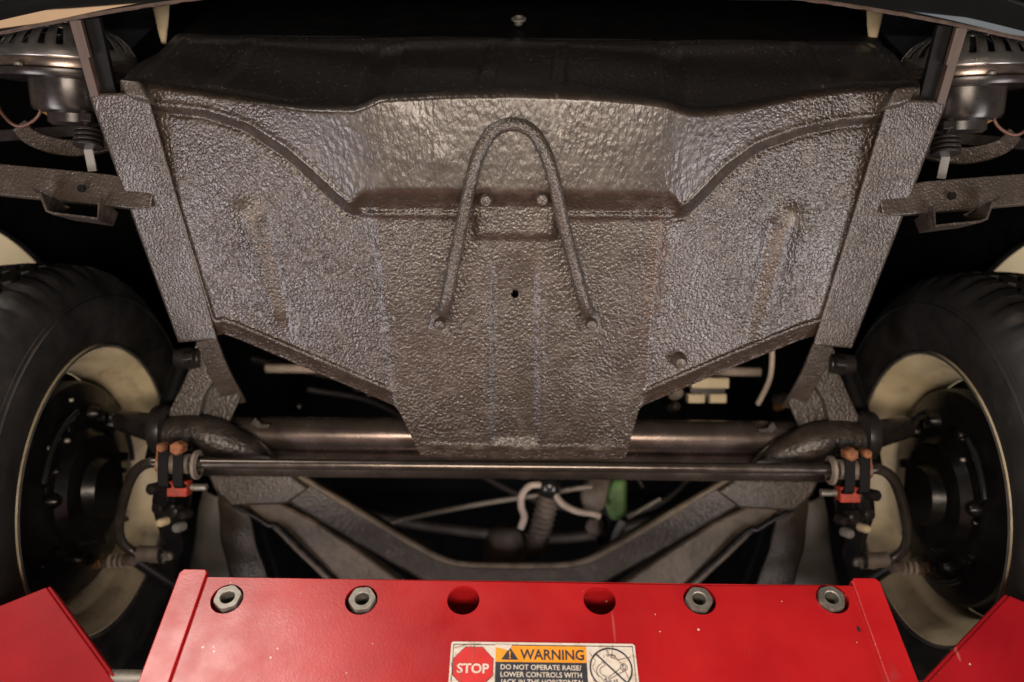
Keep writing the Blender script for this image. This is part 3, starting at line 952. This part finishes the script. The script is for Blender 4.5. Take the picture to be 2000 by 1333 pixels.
# ---- anti-roll bar with clamps
arb_main = [(330, 906, 1.03), (420, 906, 1.03), (1000, 909, 1.03), (1620, 917, 1.03), (1698, 918, 1.03)]
barp = empty('anti_roll_bar', P(1010, 912, 1.03), car)
tag(barp, 'thin black anti-roll bar running across below the pan')
left = path([(334, 1084, 1.145), (300, 1086, 1.142), (264, 1080, 1.138), (240, 1062, 1.125), (232, 1036, 1.115), (236, 1000, 1.10), (248, 955, 1.07), (264, 922, 1.045), (290, 905, 1.032), (334, 905, 1.03)], -1)
right = side(left, 1)[::-1]
allp = np.vstack([left, np.linspace(left[-1], right[0], 6)[1:-1], right])
V, F = sweep(catmull(allp, 6), 0.0070, n=18)
mk('bar', V, F, M['bar'], barp)
for s in (-1, 1):
    for px in (329, 358):
        q = side(P(px, 906, 1.03), s)
        ring = []
        for a in np.linspace(0, 2 * np.pi, 25)[:-1]:
            ca, sa = math.cos(a), math.sin(a)
            k = (abs(ca) ** 5 + abs(sa) ** 5) ** -0.2
            ring.append(q + np.array(Uv) * (0.029 * sa * k - 0.002) + FVN * 0.018 * ca * k)
        ring.append(ring[0])
        V, F = sweep(np.array(ring), 0.0075, 0.0016, section=SQ, normal=np.cross(FVN, np.array([1.0, 0, 0])))
        # clamp strap: flat band round bar and rubber
        V2, F2 = [], []
        pts = np.array(ring[:-1])
        for sx in (-0.0065, 0.0065):
            V2.append(pts + np.array([sx, 0, 0]))
        cen_ = pts.mean(0)
        pin = cen_ + (pts - cen_) * 0.86
        for sx in (-0.0065, 0.0065):
            V2.append(pin + np.array([sx, 0, 0]))
        m_ = len(pts)
        for j in range(m_):
            k = (j + 1) % m_
            F2 += [(j, k, m_ + k, m_ + j), (2 * m_ + j, 3 * m_ + j, 3 * m_ + k, 2 * m_ + k), (j, 2 * m_ + j, 2 * m_ + k, k), (m_ + j, m_ + k, 3 * m_ + k, 3 * m_ + j)]
        mk('clamp', np.concatenate(V2), F2, M['black'], barp, bevel=0.0006)
    V, F = sweep(path([(312, 906, 1.03), (372, 906, 1.03)], s), 0.0135, n=20)
    mk('bush', V, F, M['boot'], barp, bevel=0.001)
    V, F = lathe([(0.0135, -0.004), (0.019, -0.002), (0.0195, 0.002), (0.0135, 0.004)], side(P(385, 908, 1.03), s), (1, 0, 0), n=28)
    mk('bush_collar', V, F, M['boot'], barp)
    for px, py, r in ((346, 876, 0.0095), (316, 874, 0.0065)):
        V, F = lathe([(r, -0.012), (r, 0.003), (r * .8, 0.006), (0.0004, 0.0065)], side(P(px, py, 1.01), s), -FVN, n=6)
        mk('rusty_bolt', V, F, M['rust'], barp, smooth=False, bevel=0.0008)
    V, F = sweep(path([(311, 880, 1.02), (306, 912, 1.02), (312, 922, 1.02)], s, 4), 0.003, n=8)
    mk('clamp_key', V, F, M['rust'], barp)
    V, F = boxv(side(P(351, 953, 1.035), s), (0.0135, 0, 0), np.array(Uv) * 0.0105, FVN * 0.010)
    mk('rubber_pad', V, F, M['redrubber'], barp, bevel=0.002)
    V, F = sweep(path([(368, 952, 1.04), (404, 952, 1.04)], s), 0.005, n=10)
    mk('pad_pin', V, F, M['steel'], barp)
    # lower end fitting
    V, F = sweep(path([(268, 1081, 1.14), (316, 1083, 1.145)], s), 0.0115, n=18)
    mk('end_bush', V, F, M['boot'], barp, bevel=0.001)
    V, F = lathe([(0.013, -0.003), (0.013, 0.003)], side(P(318, 1083, 1.145), s), (1, 0, 0), n=20, caps=True)
    mk('end_washer', V, F, M['black_satin'], barp, bevel=0.0006)
    V, F = lathe([(0.0095, 0.0), (0.0095, 0.009), (0.006, 0.012), (0.0004, 0.012)], side(P(322, 1084, 1.145), s), (-s, 0, 0), n=6)
    mk('end_nut', V, F, M['steel'], barp, smooth=False, bevel=0.0008)
    V, F = sweep(path([(292, 1095, 1.14), (322, 1095, 1.14)], s), 0.004, n=10)
    mk('end_pin', V, F, M['steel'], barp)

# ---- brake hoses and track rods
for s in (-1, 1):
    hose = empty('brake_hose', side(P(230, 1095, 1.15), s), car)
    V, F = sweep(path([(262, 1094, 1.135), (232, 1096, 1.14), (205, 1098, 1.145)], s), 0.0085, n=14)
    mk('hose_end', V, F, M['boot'], hose)
    for k, px in enumerate((216, 228, 240, 252)):
        V, F = lathe([(0.006, -0.003), (0.0105, -0.001), (0.0105, 0.001), (0.006, 0.003)], side(P(px, 1096, 1.14), s), (1, 0, 0), n=16)
        mk('hose_ring', V, F, M['hose'], hose)
    V, F = lathe([(0.011, -0.008), (0.011, 0.008)], side(P(188, 1098, 1.15), s), (1, 0, 0.2), n=6, caps=True)
    mk('hose_fitting', V, F, M['glint'], hose, smooth=False, bevel=0.001)
    V, F = sweep(path([(188, 1098, 1.15), (160, 1090, 1.16), (140, 1070, 1.17)], s, 4), 0.006, n=10)
    mk('hose_line', V, F, M['black_satin'], hose)
    V, F = sweep(path([(250, 1085, 1.17), (300, 1118, 1.20), (380, 1170, 1.26)], s), 0.009, n=14)
    mk('track_rod', V, F, M['black_satin'], axle)

# ---- frame head behind the axle
fr = empty('frame_head', P(1005, 1110, 1.28), car)
tag(fr, 'dusty black forked frame head behind the anti-roll bar')
fork = [(455, 878, 1.235), (560, 940, 1.245), (690, 1017, 1.26), (800, 1082, 1.275), (868, 1117, 1.285), (930, 1127, 1.29), (1078, 1128, 1.29), (1145, 1118, 1.285),
        (1212, 1084, 1.275), (1322, 1019, 1.26), (1452, 944, 1.245), (1556, 884, 1.235)]
V, F = sweep(catmull(path(fork), 5), 0.024, 0.018, section=SQ)
mk('fork_beam', V, F, M['coat_fork'], fr, bevel=0.006)
rimp = [(px, py - 24, D - 0.016) for px, py, D in fork[1:-1]]
V, F = sweep(catmull(path(rimp), 5), 0.0055, 0.006, n=10)
mk('fork_rim', V, F, M['tan'], fr)
for s in (-1, 1):
    V, F = slab(poly([(470, 978), (545, 982), (610, 1015), (690, 1068), (800, 1150), (650, 1150), (575, 1078), (522, 1024)], 1.24, s), FVN * 0.03)
    mk('fork_plate', V, F, M['tan'], fr, bevel=0.004)
    V, F = sweep(path([(455, 985, 1.232), (500, 1010, 1.232), (525, 1026, 1.232), (545, 1030, 1.232), (600, 1082, 1.235), (675, 1152, 1.24)], s, 5), 0.004, 0.005, n=10)
    mk('plate_flange', V, F, M['steel_dark'], fr)
    V, F = slab(poly([(402, 922), (560, 922), (602, 955), (560, 985), (452, 990), (418, 958)], 1.215, s), FVN * 0.02)
    mk('gusset', V, F, M['coat'], fr, bevel=0.004)
    # inner wheel-arch stays: a smooth plate and a coated strap
    V, F = strip(path([(398, 955, 1.30), (380, 1050, 1.33), (358, 1160, 1.38)], s, 5), path([(440, 975, 1.27), (438, 1060, 1.30), (470, 1160, 1.34)], s, 5), 24, 12)
    V = V.reshape(24, 12, 3)
    V += (0.010 * np.sin(np.linspace(0, np.pi, 12)))[None, :, None] * -FVN
    V += (0.004 * np.sin(np.linspace(0, 9, 24)))[:, None, None] * -FVN
    mk('arch_plate', V.reshape(-1, 3), F, M['greyplate'], fr, solid=0.003)
    V, F = strip(path([(428, 960, 1.25), (436, 1060, 1.26), (462, 1160, 1.28)], s, 5), path([(486, 990, 1.24), (502, 1070, 1.25), (535, 1160, 1.27)], s, 5), 40, 14)
    V = V.reshape(40, 14, 3)
    V += (0.006 * np.sin(np.linspace(0, np.pi, 14)))[None, :, None] * -FVN
    V += (0.0018 * np.sin(np.linspace(0, 17, 40)))[:, None, None] * -FVN
    mk('arch_strap', V.reshape(-1, 3), F, M['coat'], fr, solid=0.006)

# ---- pedal-box bits seen through the fork: tank, boot, hoses, cup, taped cylinder
V, F = lathe([(0.002, 0.080), (0.018, 0.078), (0.030, 0.070), (0.0375, 0.055), (0.0385, 0.0), (0.036, -0.01)], P(988, 1118, 1.36), cw(0, 0, 1) - CAMPOS, n=36)
can = mk('canister', V, F, M['boot'], car)
tag(can, 'dark round canister behind the frame fork')
pb = path([(1072, 968, 1.33), (1062, 1010, 1.335), (1052, 1050, 1.34), (1045, 1078, 1.345)], -1, 16)
V, F = sweep(pb, 0.0170 + 0.0032 * np.cos(np.arange(len(pb)) * np.pi / 2), n=22)
boot = mk('corrugated_boot', V, F, M['boot'], car)
V, F = lathe([(0.002, 0.02), (0.012, 0.017), (0.018, 0.008), (0.018, -0.008), (0.012, -0.017), (0.002, -0.02)], P(1073, 950, 1.32), cw(0, 0, 1) - CAMPOS, n=22)
mk('boot_collar', V, F, M['black_gloss'], boot)
V, F = sweep(path([(1073, 928, 1.33), (1073, 945, 1.33)]), 0.007, n=12)
mk('boot_stud', V, F, M['steel_dark'], boot)
fl = empty('fluid_lines', P(1050, 985, 1.3), car)
for pts, r, mt in (([(1060, 947, 1.315), (1036, 949, 1.315), (1020, 966, 1.315), (1018, 990, 1.32), (1024, 1010, 1.325), (1017, 1032, 1.33)], 0.0058, 'hose'),
                   ([(1084, 966, 1.315), (1098, 984, 1.31), (1125, 998, 1.305), (1160, 1004, 1.30), (1172, 1010, 1.30)], 0.0058, 'hose'),
                   ([(752, 1026, 1.40), (800, 1012, 1.395), (930, 986, 1.38), (1060, 966, 1.37), (1130, 954, 1.36), (1170, 953, 1.355), (1186, 966, 1.355), (1190, 985, 1.355)], 0.0045, 'line'),
                   ([(1225, 1012, 1.34), (1255, 995, 1.34), (1290, 975, 1.34)], 0.004, 'line'),
                   ([(980, 931, 1.33), (1032, 933, 1.33)], 0.003, 'hose'),
                   ([(1230, 930, 1.34), (1245, 935, 1.34), (1256, 952, 1.34)], 0.003, 'black_satin'),
                   ([(600, 760, 1.5), (760, 800, 1.55), (1000, 960, 1.6), (1250, 1000, 1.6), (1420, 860, 1.55)], 0.006, 'frame'),
                   ([(480, 700, 1.5), (700, 745, 1.5), (900, 800, 1.5)], 0.008, 'frame'),
                   ([(700, 1000, 1.6), (860, 1030, 1.6), (1100, 1050, 1.6), (1300, 1010, 1.6)], 0.012, 'frame'),
                   ([(1218, 1018, 1.33), (1206, 1042, 1.33), (1200, 1062, 1.33)], 0.008, 'greyplate')):
    V, F = sweep(path(pts, -1, 7), r, n=12)
    mk('fluid_line', V, F, M[mt], fl)
for (px, py, D, R, dep) in ((1172, 965, 1.37, 0.036, 0.05), (1162, 1028, 1.34, 0.016, 0.03)):
    V, F = lathe([(0.001, dep * .55), (R * .5, dep * .5), (R * .85, dep * .25), (R, 0), (R * .98, -dep * .4)], P(px, py, D), cw(-0.25, -0.8, 0.45) - CAMPOS, n=36)
    o = mk('fluid_cup', V, F, M['boot'], car)
V, F = slab(poly([(1200, 938), (1226, 936), (1226, 1004), (1212, 1018), (1194, 1020), (1184, 990), (1190, 960)], 1.325), FVN * 0.03)
g = mk('taped_cylinder', V, F, M['green'], car, bevel=0.008)
tag(g, 'green taped cylinder behind the frame fork')
V, F = sweep(path([(1192, 985, 1.36), (1190, 1060, 1.36)]), 0.022, n=20)
mk('dark_cylinder', V, F, M['black'], car)

# ---- fittings above the axle on the right
cb = empty('terminal_block', P(1382, 760, 1.25), car)
V, F = boxv(P(1384, 748, 1.25), (0.030, 0, 0), np.array(Uv) * 0.0085, FVN * 0.012)
mk('block_top', V, F, M['plastic'], cb, bevel=0.002)
for k, px in enumerate((1358, 1400)):
    V, F = boxv(P(px, 778, 1.25), (0.0135, 0, 0), np.array(Uv) * 0.0075, FVN * 0.010)
    mk('block_terminal', V, F, M['plastic'], cb, bevel=0.002)
V, F = boxv(P(1380, 763, 1.262), (0.028, 0, 0), np.array(Uv) * 0.012, FVN * 0.008)
mk('block_base', V, F, M['black_satin'], cb, bevel=0.001)
V, F = sweep(path([(1507, 660, 1.2), (1508, 705, 1.2), (1502, 745, 1.21), (1480, 790, 1.23)], -1, 5), 0.0042, n=10)
mk('loose_wire', V, F, M['hose'], car)
for px, py, r, mt in ((1322, 768, 0.010, 'boot'), (1318, 795, 0.008, 'frame'), (1528, 780, 0.011, 'frame'), (1524, 795, 0.006, 'glint'), (700, 752, 0.010, 'frame'), (722, 768, 0.008, 'steel_dark'), (585, 795, 0.005, 'steel_dark')):
    V, F = lathe([(r, -0.012), (r, 0.004), (r * .7, 0.009), (0.0004, 0.010)], P(px, py, 1.24), -FVN + np.array([0.2, 0, 0.3]), n=14)
    mk('pipe_fitting', V, F, M[mt], car)

# ------------------------------------------------------------------ red bridge jack in front
Djt = 0.85
JC = P(1033, 1138, Djt)                    # middle of the top front edge
jack = empty('bridge_jack', JC - UPW * 0.26 + REAR * 0.09)
tag(jack, 'red steel bridge jack beam with warning sticker and four hex nuts below the car', 'jack')
JR = np.array([math.cos(math.radians(0.3)), 0, -math.sin(math.radians(0.3))])
JU = np.array([math.sin(math.radians(0.3)), 0, math.cos(math.radians(0.3))])


def J(a, b, c=0.0):
    """a right, b up from the top front edge, c forwards"""
    return JC + np.multiply.outer(np.asarray(a, float), JR) + np.multiply.outer(np.asarray(b, float), JU) - np.multiply.outer(np.asarray(c, float), REAR)


def jack_pix(px, py, c=0.0):
    """where the sight line through a photo point meets the jack's front plane"""
    d = P(px, py, 1.0) - CAMPOS
    n = REAR
    t = np.dot(JC - REAR * c - CAMPOS, n) / np.dot(d, n)
    q = CAMPOS + d * t - JC
    return np.dot(q, JR), np.dot(q, JU)


HW = 0.3575
holes = [jack_pix(px, py) for px, py in ((444, 1172), (706, 1174), (905, 1174), (1171, 1174), (1366, 1174), (1625, 1172))]
bm = bmesh.new()
outl = [(-HW, 0.0), (HW, 0.0), (HW, -0.26), (-HW, -0.26)]
ov = [bm.verts.new(J(*p)) for p in outl]
es = [bm.edges.new((ov[i], ov[(i + 1) % 4])) for i in range(4)]
for (a, b) in holes:
    R = 0.0172
    vs = [bm.verts.new(J(a + R * math.cos(t), b + R * math.sin(t))) for t in np.linspace(0, 2 * np.pi, 41)[:-1]]
    es += [bm.edges.new((vs[i], vs[(i + 1) % 40])) for i in range(40)]
bmesh.ops.triangle_fill(bm, use_beauty=True, use_dissolve=False, edges=es)
bm.verts.index_update()
fv = [v.co[:] for v in bm.verts]
ff = [tuple(v.index for v in f.verts) for f in bm.faces]
bm.free()
fp = mk('front_plate', np.array(fv), ff, M['red'], jack, smooth=False, solid=0.004)
V, F = boxv(J(0, -0.0045, -0.075), JR * HW, REAR * 0.072, JU * 0.002)
mk('top_plate', V, F, M['red'], jack, smooth=False)
V, F = boxv(J(0, -0.13, -0.145), JR * HW, REAR * 0.003, JU * 0.12)
mk('back_plate', V, F, M['red_in'], jack, smooth=False)
V, F = boxv(J(0, -0.048, -0.055), JR * HW, REAR * 0.050, JU * 0.002)
mk('inner_shelf', V, F, M['red_in'], jack, smooth=False)
for sg in (-1, 1):
    # wrap-round end cap: front face, top lip and outer cheek
    prof_ = [(0.0, -0.27), (0.0, 0.0085), (0.0, 0.0085)]
    V, F = slab(np.array([J(sg * (HW - 0.008), -0.27, 0.006), J(sg * (HW - 0.008), 0.004, 0.006), J(sg * (HW - 0.005), 0.0075, 0.006), J(sg * (HW + 0.018), 0.0075, 0.006), J(sg * (HW + 0.022), 0.003, 0.006), J(sg * (HW + 0.022), -0.27, 0.006)]), REAR * 0.0035)
    ec = mk('end_cap', V, F, M['red'], jack, smooth=False, bevel=0.0012)
    V, F = boxv(J(sg * (HW + 0.0195), -0.133, -0.075), JR * 0.0025, REAR * 0.077, JU * 0.135)
    mk('end_cheek', V, F, M['red'], ec, smooth=False, bevel=0.0008)
    V, F = boxv(J(sg * (HW + 0.005), 0.0045, -0.075), JR * 0.0125, REAR * 0.077, JU * 0.002)
    mk('end_lip', V, F, M['red'], ec, smooth=False, bevel=0.0008)
    V, F = lathe([(0.0135, -0.02), (0.0135, 0.02), (0.011, 0.022), (0.0005, 0.022)], J(sg * (HW + 0.042), -0.108, -0.02), JR * sg, n=28)
    mk('pivot_pin', V, F, M['steel'], jack)
for i in (0, 1, 4, 5):
    px, py = ((444, 1166), (707, 1169), None, None, (1366, 1169), (1625, 1167))[i]
    a, b = jack_pix(px, py, 0.006)
    R, r = 0.0148, 0.0072
    rot = (0.35, 0.12, None, None, -0.12, 0.3)[i]
    V, F, nv = [], [], 36
    th = np.linspace(0, 2 * np.pi, nv, endpoint=False)
    hexr = R * math.cos(math.pi / 6) / np.cos(((th - rot) % (math.pi / 3)) - math.pi / 6)
    rows = [(hexr, -0.030), (hexr, 0.0035), (np.minimum(hexr, R * 0.93), 0.006), (np.full(nv, r * 1.12), 0.006), (np.full(nv, r), 0.005), (np.full(nv, r), -0.02), (np.full(nv, 0.0005), -0.02)]
    for rad, cc in rows:
        V.append(J(a + rad * np.cos(th), b + rad * np.sin(th), np.full(nv, cc)))
    for q in range(len(rows) - 1):
        for j in range(nv):
            k = (j + 1) % nv
            F.append((q * nv + j, q * nv + k, (q + 1) * nv + k, (q + 1) * nv + j))
    mk('hex_nut', np.concatenate(V), F, M['steel'], jack, angle=25)

# ---- warning sticker
sx0, sy0 = jack_pix(882, 1256)
sx1, _ = jack_pix(1238, 1254)
SW = sx1 - sx0
SH = SW * 0.60
M['sticker'] = paint('sticker_white', (0.72, 0.66, 0.58), rough=0.4, var=0.08, scale=60, dirt=(0.30, 0.18, 0.10), dirt_amt=0.55)
M['st_red'] = paint('sticker_red', (0.62, 0.03, 0.03), rough=0.4, var=0.1, scale=60)
M['st_or'] = paint('sticker_orange', (0.85, 0.33, 0.02), rough=0.4, var=0.08, scale=60, dirt=(0.6, 0.3, 0.1), dirt_amt=0.5)
M['st_dk'] = paint('sticker_navy', (0.035, 0.037, 0.05), rough=0.4, var=0.15, scale=60)


def S(u, v, c):
    """u,v: sticker units (width 100) right/down from its upper left corner"""
    k = SW / 100.0
    return J(sx0 + np.asarray(u, float) * k, sy0 - np.asarray(v, float) * k, 0.002 + c)


def flat(name, uv, c, mat, parent):
    uv = np.asarray(uv, float)
    V = S(uv[:, 0], uv[:, 1], np.full(len(uv), c))
    V, F = slab(V, REAR * 0.0002)
    return mk(name, V, F, M[mat], parent, smooth=False)


def lettering(name, body, u, v, size, c, mat, parent, bold=0.0, sxk=1.0, angle=0.0, width=None):
    cu = bpy.data.curves.new(name, 'FONT')
    cu.body = body
    cu.size = 1.0
    cu.offset = bold
    cu.resolution_u = 3
    tmp = bpy.data.objects.new('tmp_text', cu)
    COL.objects.link(tmp)
    dg = bpy.context.evaluated_depsgraph_get()
    me = tmp.evaluated_get(dg).to_mesh()
    vv = np.array([w.co[:2] for w in me.vertices])
    ff = [tuple(p.vertices) for p in me.polygons]
    tmp.evaluated_get(dg).to_mesh_clear()
    bpy.data.objects.remove(tmp)
    bpy.data.curves.remove(cu)
    vv[:, 0] -= vv[:, 0].min()
    kx = size * sxk if width is None else width / vv[:, 0].max()
    xx, yy = vv[:, 0] * kx, vv[:, 1] * size
    ca, sa = math.cos(angle), math.sin(angle)
    V = S(u + xx * ca - yy * sa, v - (xx * sa + yy * ca), np.full(len(vv), c))
    return mk(name, V, ff, M[mat], parent, smooth=False)


st = flat('warning_sticker', [(0, 1), (1, 0), (99, 0), (100, 1), (100, 60), (0, 60)], 0.0008, 'sticker', jack)
tag(st, 'worn white warning sticker with red STOP octagon and orange WARNING band')
lw = 0.35
for nm, uv in (('border_line', [(1.2, 1.5), (98.8, 1.5), (98.8, 1.5 + lw), (1.2, 1.5 + lw)]), ('border_line', [(1.2, 1.5), (1.2 + lw, 1.5), (1.2 + lw, 60), (1.2, 60)]), ('border_line', [(98.8 - lw, 1.5), (98.8, 1.5), (98.8, 60), (98.8 - lw, 60)])):
    flat(nm, uv, 0.0011, 'st_dk', st)
oc = np.array([(8.0, 3.2), (17.0, 3.2), (23.0, 9.6), (23.0, 18.6), (17.0, 25), (8.0, 25), (2.0, 18.6), (2.0, 9.6)])
flat('octagon_edge', (oc - oc.mean(0)) * 1.03 + oc.mean(0), 0.0010, 'st_dk', st)
flat('stop_octagon', oc, 0.0013, 'st_red', st)
lettering('stop_lettering', 'STOP', 4.0, 17.6, 7.2, 0.0017, 'sticker', st, bold=0.025, width=17)
flat('orange_band', [(24.3, 2.0), (73.3, 2.0), (73.3, 11.2), (24.3, 11.2)], 0.0011, 'st_or', st)
flat('hazard_triangle', [(32.0, 3.0), (36.6, 10.0), (27.4, 10.0)], 0.0014, 'st_dk', st)
flat('exclamation_mark', [(31.6, 5.2), (32.4, 5.2), (32.25, 8.0), (31.75, 8.0)], 0.0017, 'st_or', st)
flat('exclamation_dot', [(31.6, 8.5), (32.4, 8.5), (32.4, 9.3), (31.6, 9.3)], 0.0017, 'st_or', st)
lettering('warning_lettering', 'WARNING', 37.5, 9.7, 8.0, 0.0014, 'st_dk', st, bold=0.02, width=34.5)
flat('navy_panel', [(24.3, 11.2), (73.3, 11.2), (73.3, 58), (24.3, 58)], 0.0011, 'st_dk', st)
for k, (tx, w_) in enumerate((('DO NOT OPERATE RAISE/', 43.0), ('LOWER CONTROLS WITH', 43.0), ('JACK IN THE HORIZONTAL', 44.5), ('POSITION.', 17.0))):
    lettering('warning_lettering', tx, 27.2, 15.4 + 4.0 * k, 3.9, 0.0014, 'sticker', st, bold=0.012, width=w_)
cc = np.array((86.0, 14.0))
th = np.linspace(0, 2 * np.pi, 73)
for R0, R1 in ((10.6, 11.5),):
    V = np.concatenate([S(cc[0] + r_ * np.cos(th[:-1]), cc[1] + r_ * np.sin(th[:-1]), np.full(72, 0.0012)) for r_ in (R0, R1)])
    F = [(j, (j + 1) % 72, 72 + (j + 1) % 72, 72 + j) for j in range(72)]
    mk('prohibition_ring', V, F, M['st_dk'], st, smooth=False)
d45 = np.array((math.cos(0.80), math.sin(0.80)))
nn = np.array((-d45[1], d45[0])) * 0.42
flat('prohibition_bar', [tuple(cc - d45 * 10.9 + nn), tuple(cc + d45 * 10.9 + nn), tuple(cc + d45 * 10.9 - nn), tuple(cc - d45 * 10.9 - nn)], 0.0016, 'st_dk', st)


def outline(name, pts, parent, w=0.32):
    pts = np.asarray(pts, float)
    n = len(pts)
    V, F = [], []
    for i in range(n):
        t = unit(pts[(i + 1) % n] - pts[(i - 1) % n])
        q = np.array((-t[1], t[0])) * w / 2
        V += [pts[i] + q, pts[i] - q]
    V = np.array(V)
    F = [(2 * i, 2 * ((i + 1) % n), 2 * ((i + 1) % n) + 1, 2 * i + 1) for i in range(n)]
    return mk(name, S(V[:, 0], V[:, 1], np.full(len(V), 0.0013)), F, M['st_dk'], parent, smooth=False)


a1 = [(cc[0] - 3.2 + 4.6 * math.cos(t), cc[1] + 1.5 + 4.2 * math.sin(t)) for t in np.radians(np.linspace(245, 115, 12))]
a2 = [(cc[0] - 3.2 + 2.9 * math.cos(t), cc[1] + 1.5 + 2.6 * math.sin(t)) for t in np.radians(np.linspace(115, 245, 12))]
outline('turn_arrow', [(cc[0] - 4.6, cc[1] - 3.8), (cc[0] - 2.8, cc[1] - 1.4)] + [] + a2[::-1][:0] + [(cc[0] - 4.2, cc[1] - 1.0)] + a2[::-1][1:-1] + [(cc[0] - 4.0, cc[1] + 4.2), (cc[0] - 2.6, cc[1] + 4.6), (cc[0] - 4.6, cc[1] + 7.0), (cc[0] - 5.0, cc[1] + 5.8)] + a1[::-1][1:-1] + [(cc[0] - 5.0, cc[1] - 2.6)], st)
outline('wrench_handle', [(cc[0] - 2.0, cc[1] + 5.2), (cc[0] + 5.0, cc[1] - 0.2), (cc[0] + 6.6, cc[1] + 1.6), (cc[0] - 1.6, cc[1] + 6.0)], st)
for R0 in (1.9, 1.1):
    outline('wrench_eye', [(cc[0] + 6.8 + R0 * math.cos(t), cc[1] - 0.6 + R0 * math.sin(t)) for t in np.linspace(0, 2 * np.pi, 24)[:-1]], st)
for word, sgn, base in (('LOWER', 1, -90), ('RAISE', -1, 90)):
    for k, chr_ in enumerate(word):
        a = math.radians(base + sgn * (k - 2) * 11.5)
        rad = 7.2
        lettering('small_letter', chr_, cc[0] + rad * math.cos(a) - 0.7, cc[1] + rad * math.sin(a) + 0.6, 1.9, 0.0014, 'st_dk', st, bold=0.02)

M['st_wear'] = paint('sticker_grime', (0.20, 0.13, 0.09), rough=0.6, var=0.3, scale=90)
flat('worn_patch', [(24.0, 1.7), (33.2, 1.7), (32.6, 3.0), (31.2, 4.9), (29.0, 4.2), (27.0, 3.6), (24.6, 3.3)], 0.0019, 'sticker', st)
for pts in ([(2, 4), (8, 2.2), (16, 1.6)], [(12.4, 0.6), (12.8, 6), (12.2, 10), (12.6, 14)], [(6, 17), (6.6, 21), (6.2, 26)], [(75, 6), (78, 10), (76, 14), (79, 19)], [(84, 3), (86, 8), (90, 9.5), (97, 8)],
            [(88, 1), (87, 6), (92, 12), (95, 20)], [(66.5, 8), (67.6, 9.2), (67.2, 10.6)], [(76, 21), (80, 22.5), (84, 21.5)], [(0.6, 12), (1.8, 17), (1.0, 22)]):
    q = np.array(pts, float)
    d_ = np.array([(-(q[min(i + 1, len(q) - 1)] - q[max(i - 1, 0)])[1], (q[min(i + 1, len(q) - 1)] - q[max(i - 1, 0)])[0]) for i in range(len(q))])
    d_ = d_ / np.linalg.norm(d_, axis=1)[:, None] * 0.14
    flat('sticker_crack', np.vstack([q + d_, (q - d_)[::-1]]), 0.0020, 'st_wear', st)

# ---- the two red lift arms beside the jack
for s in (-1, 1):
    osh = np.array([0.030 if s > 0 else 0.0, 0, 0])
    c0, c1 = side(P(90, 1147, 0.83), s) + osh, side(P(226, 1336, 0.77), s) + osh * 0.3
    axd = unit(c1 - c0)
    wv = side(P(0, 1183, 0.815), s) + osh - c0
    wv = unit(wv - axd * np.dot(wv, axd)) * 0.125
    nv = unit(np.cross(axd, wv))
    if np.dot(nv, FVN) < 0:
        nv = -nv
    T, L, Wd = 0.030, 0.36, np.linalg.norm(wv)
    wu = wv / Wd
    e = c0
    skew = unit(side(P(0, 1183, 0.815), s) + osh - c0)
    k_ = np.dot(skew, axd) / np.dot(skew, wu)
    arm = empty('lift_arm', c0 + axd * L + wu * Wd / 2)
    tag(arm, ('red hollow steel lift arm at the lower left corner' if s < 0 else 'red hollow steel lift arm at the lower right corner'), 'lift arm', group='red lift arms')
    th_ = 0.004

    def tubewall(name, a0, a1, b0, b1):
        V = []
        for t in (0, 1):
            for (a, b) in ((a0, b0), (a1, b0), (a1, b1), (a0, b1)):
                start = k_ * a - (0.0 if b < T * 0.6 else 0.30 * max(a, 0))
                V.append(e + axd * (start if t == 0 else L) + wu * a + nv * b)
        F = [(0, 1, 2, 3), (7, 6, 5, 4), (0, 4, 5, 1), (1, 5, 6, 2), (2, 6, 7, 3), (3, 7, 4, 0)]
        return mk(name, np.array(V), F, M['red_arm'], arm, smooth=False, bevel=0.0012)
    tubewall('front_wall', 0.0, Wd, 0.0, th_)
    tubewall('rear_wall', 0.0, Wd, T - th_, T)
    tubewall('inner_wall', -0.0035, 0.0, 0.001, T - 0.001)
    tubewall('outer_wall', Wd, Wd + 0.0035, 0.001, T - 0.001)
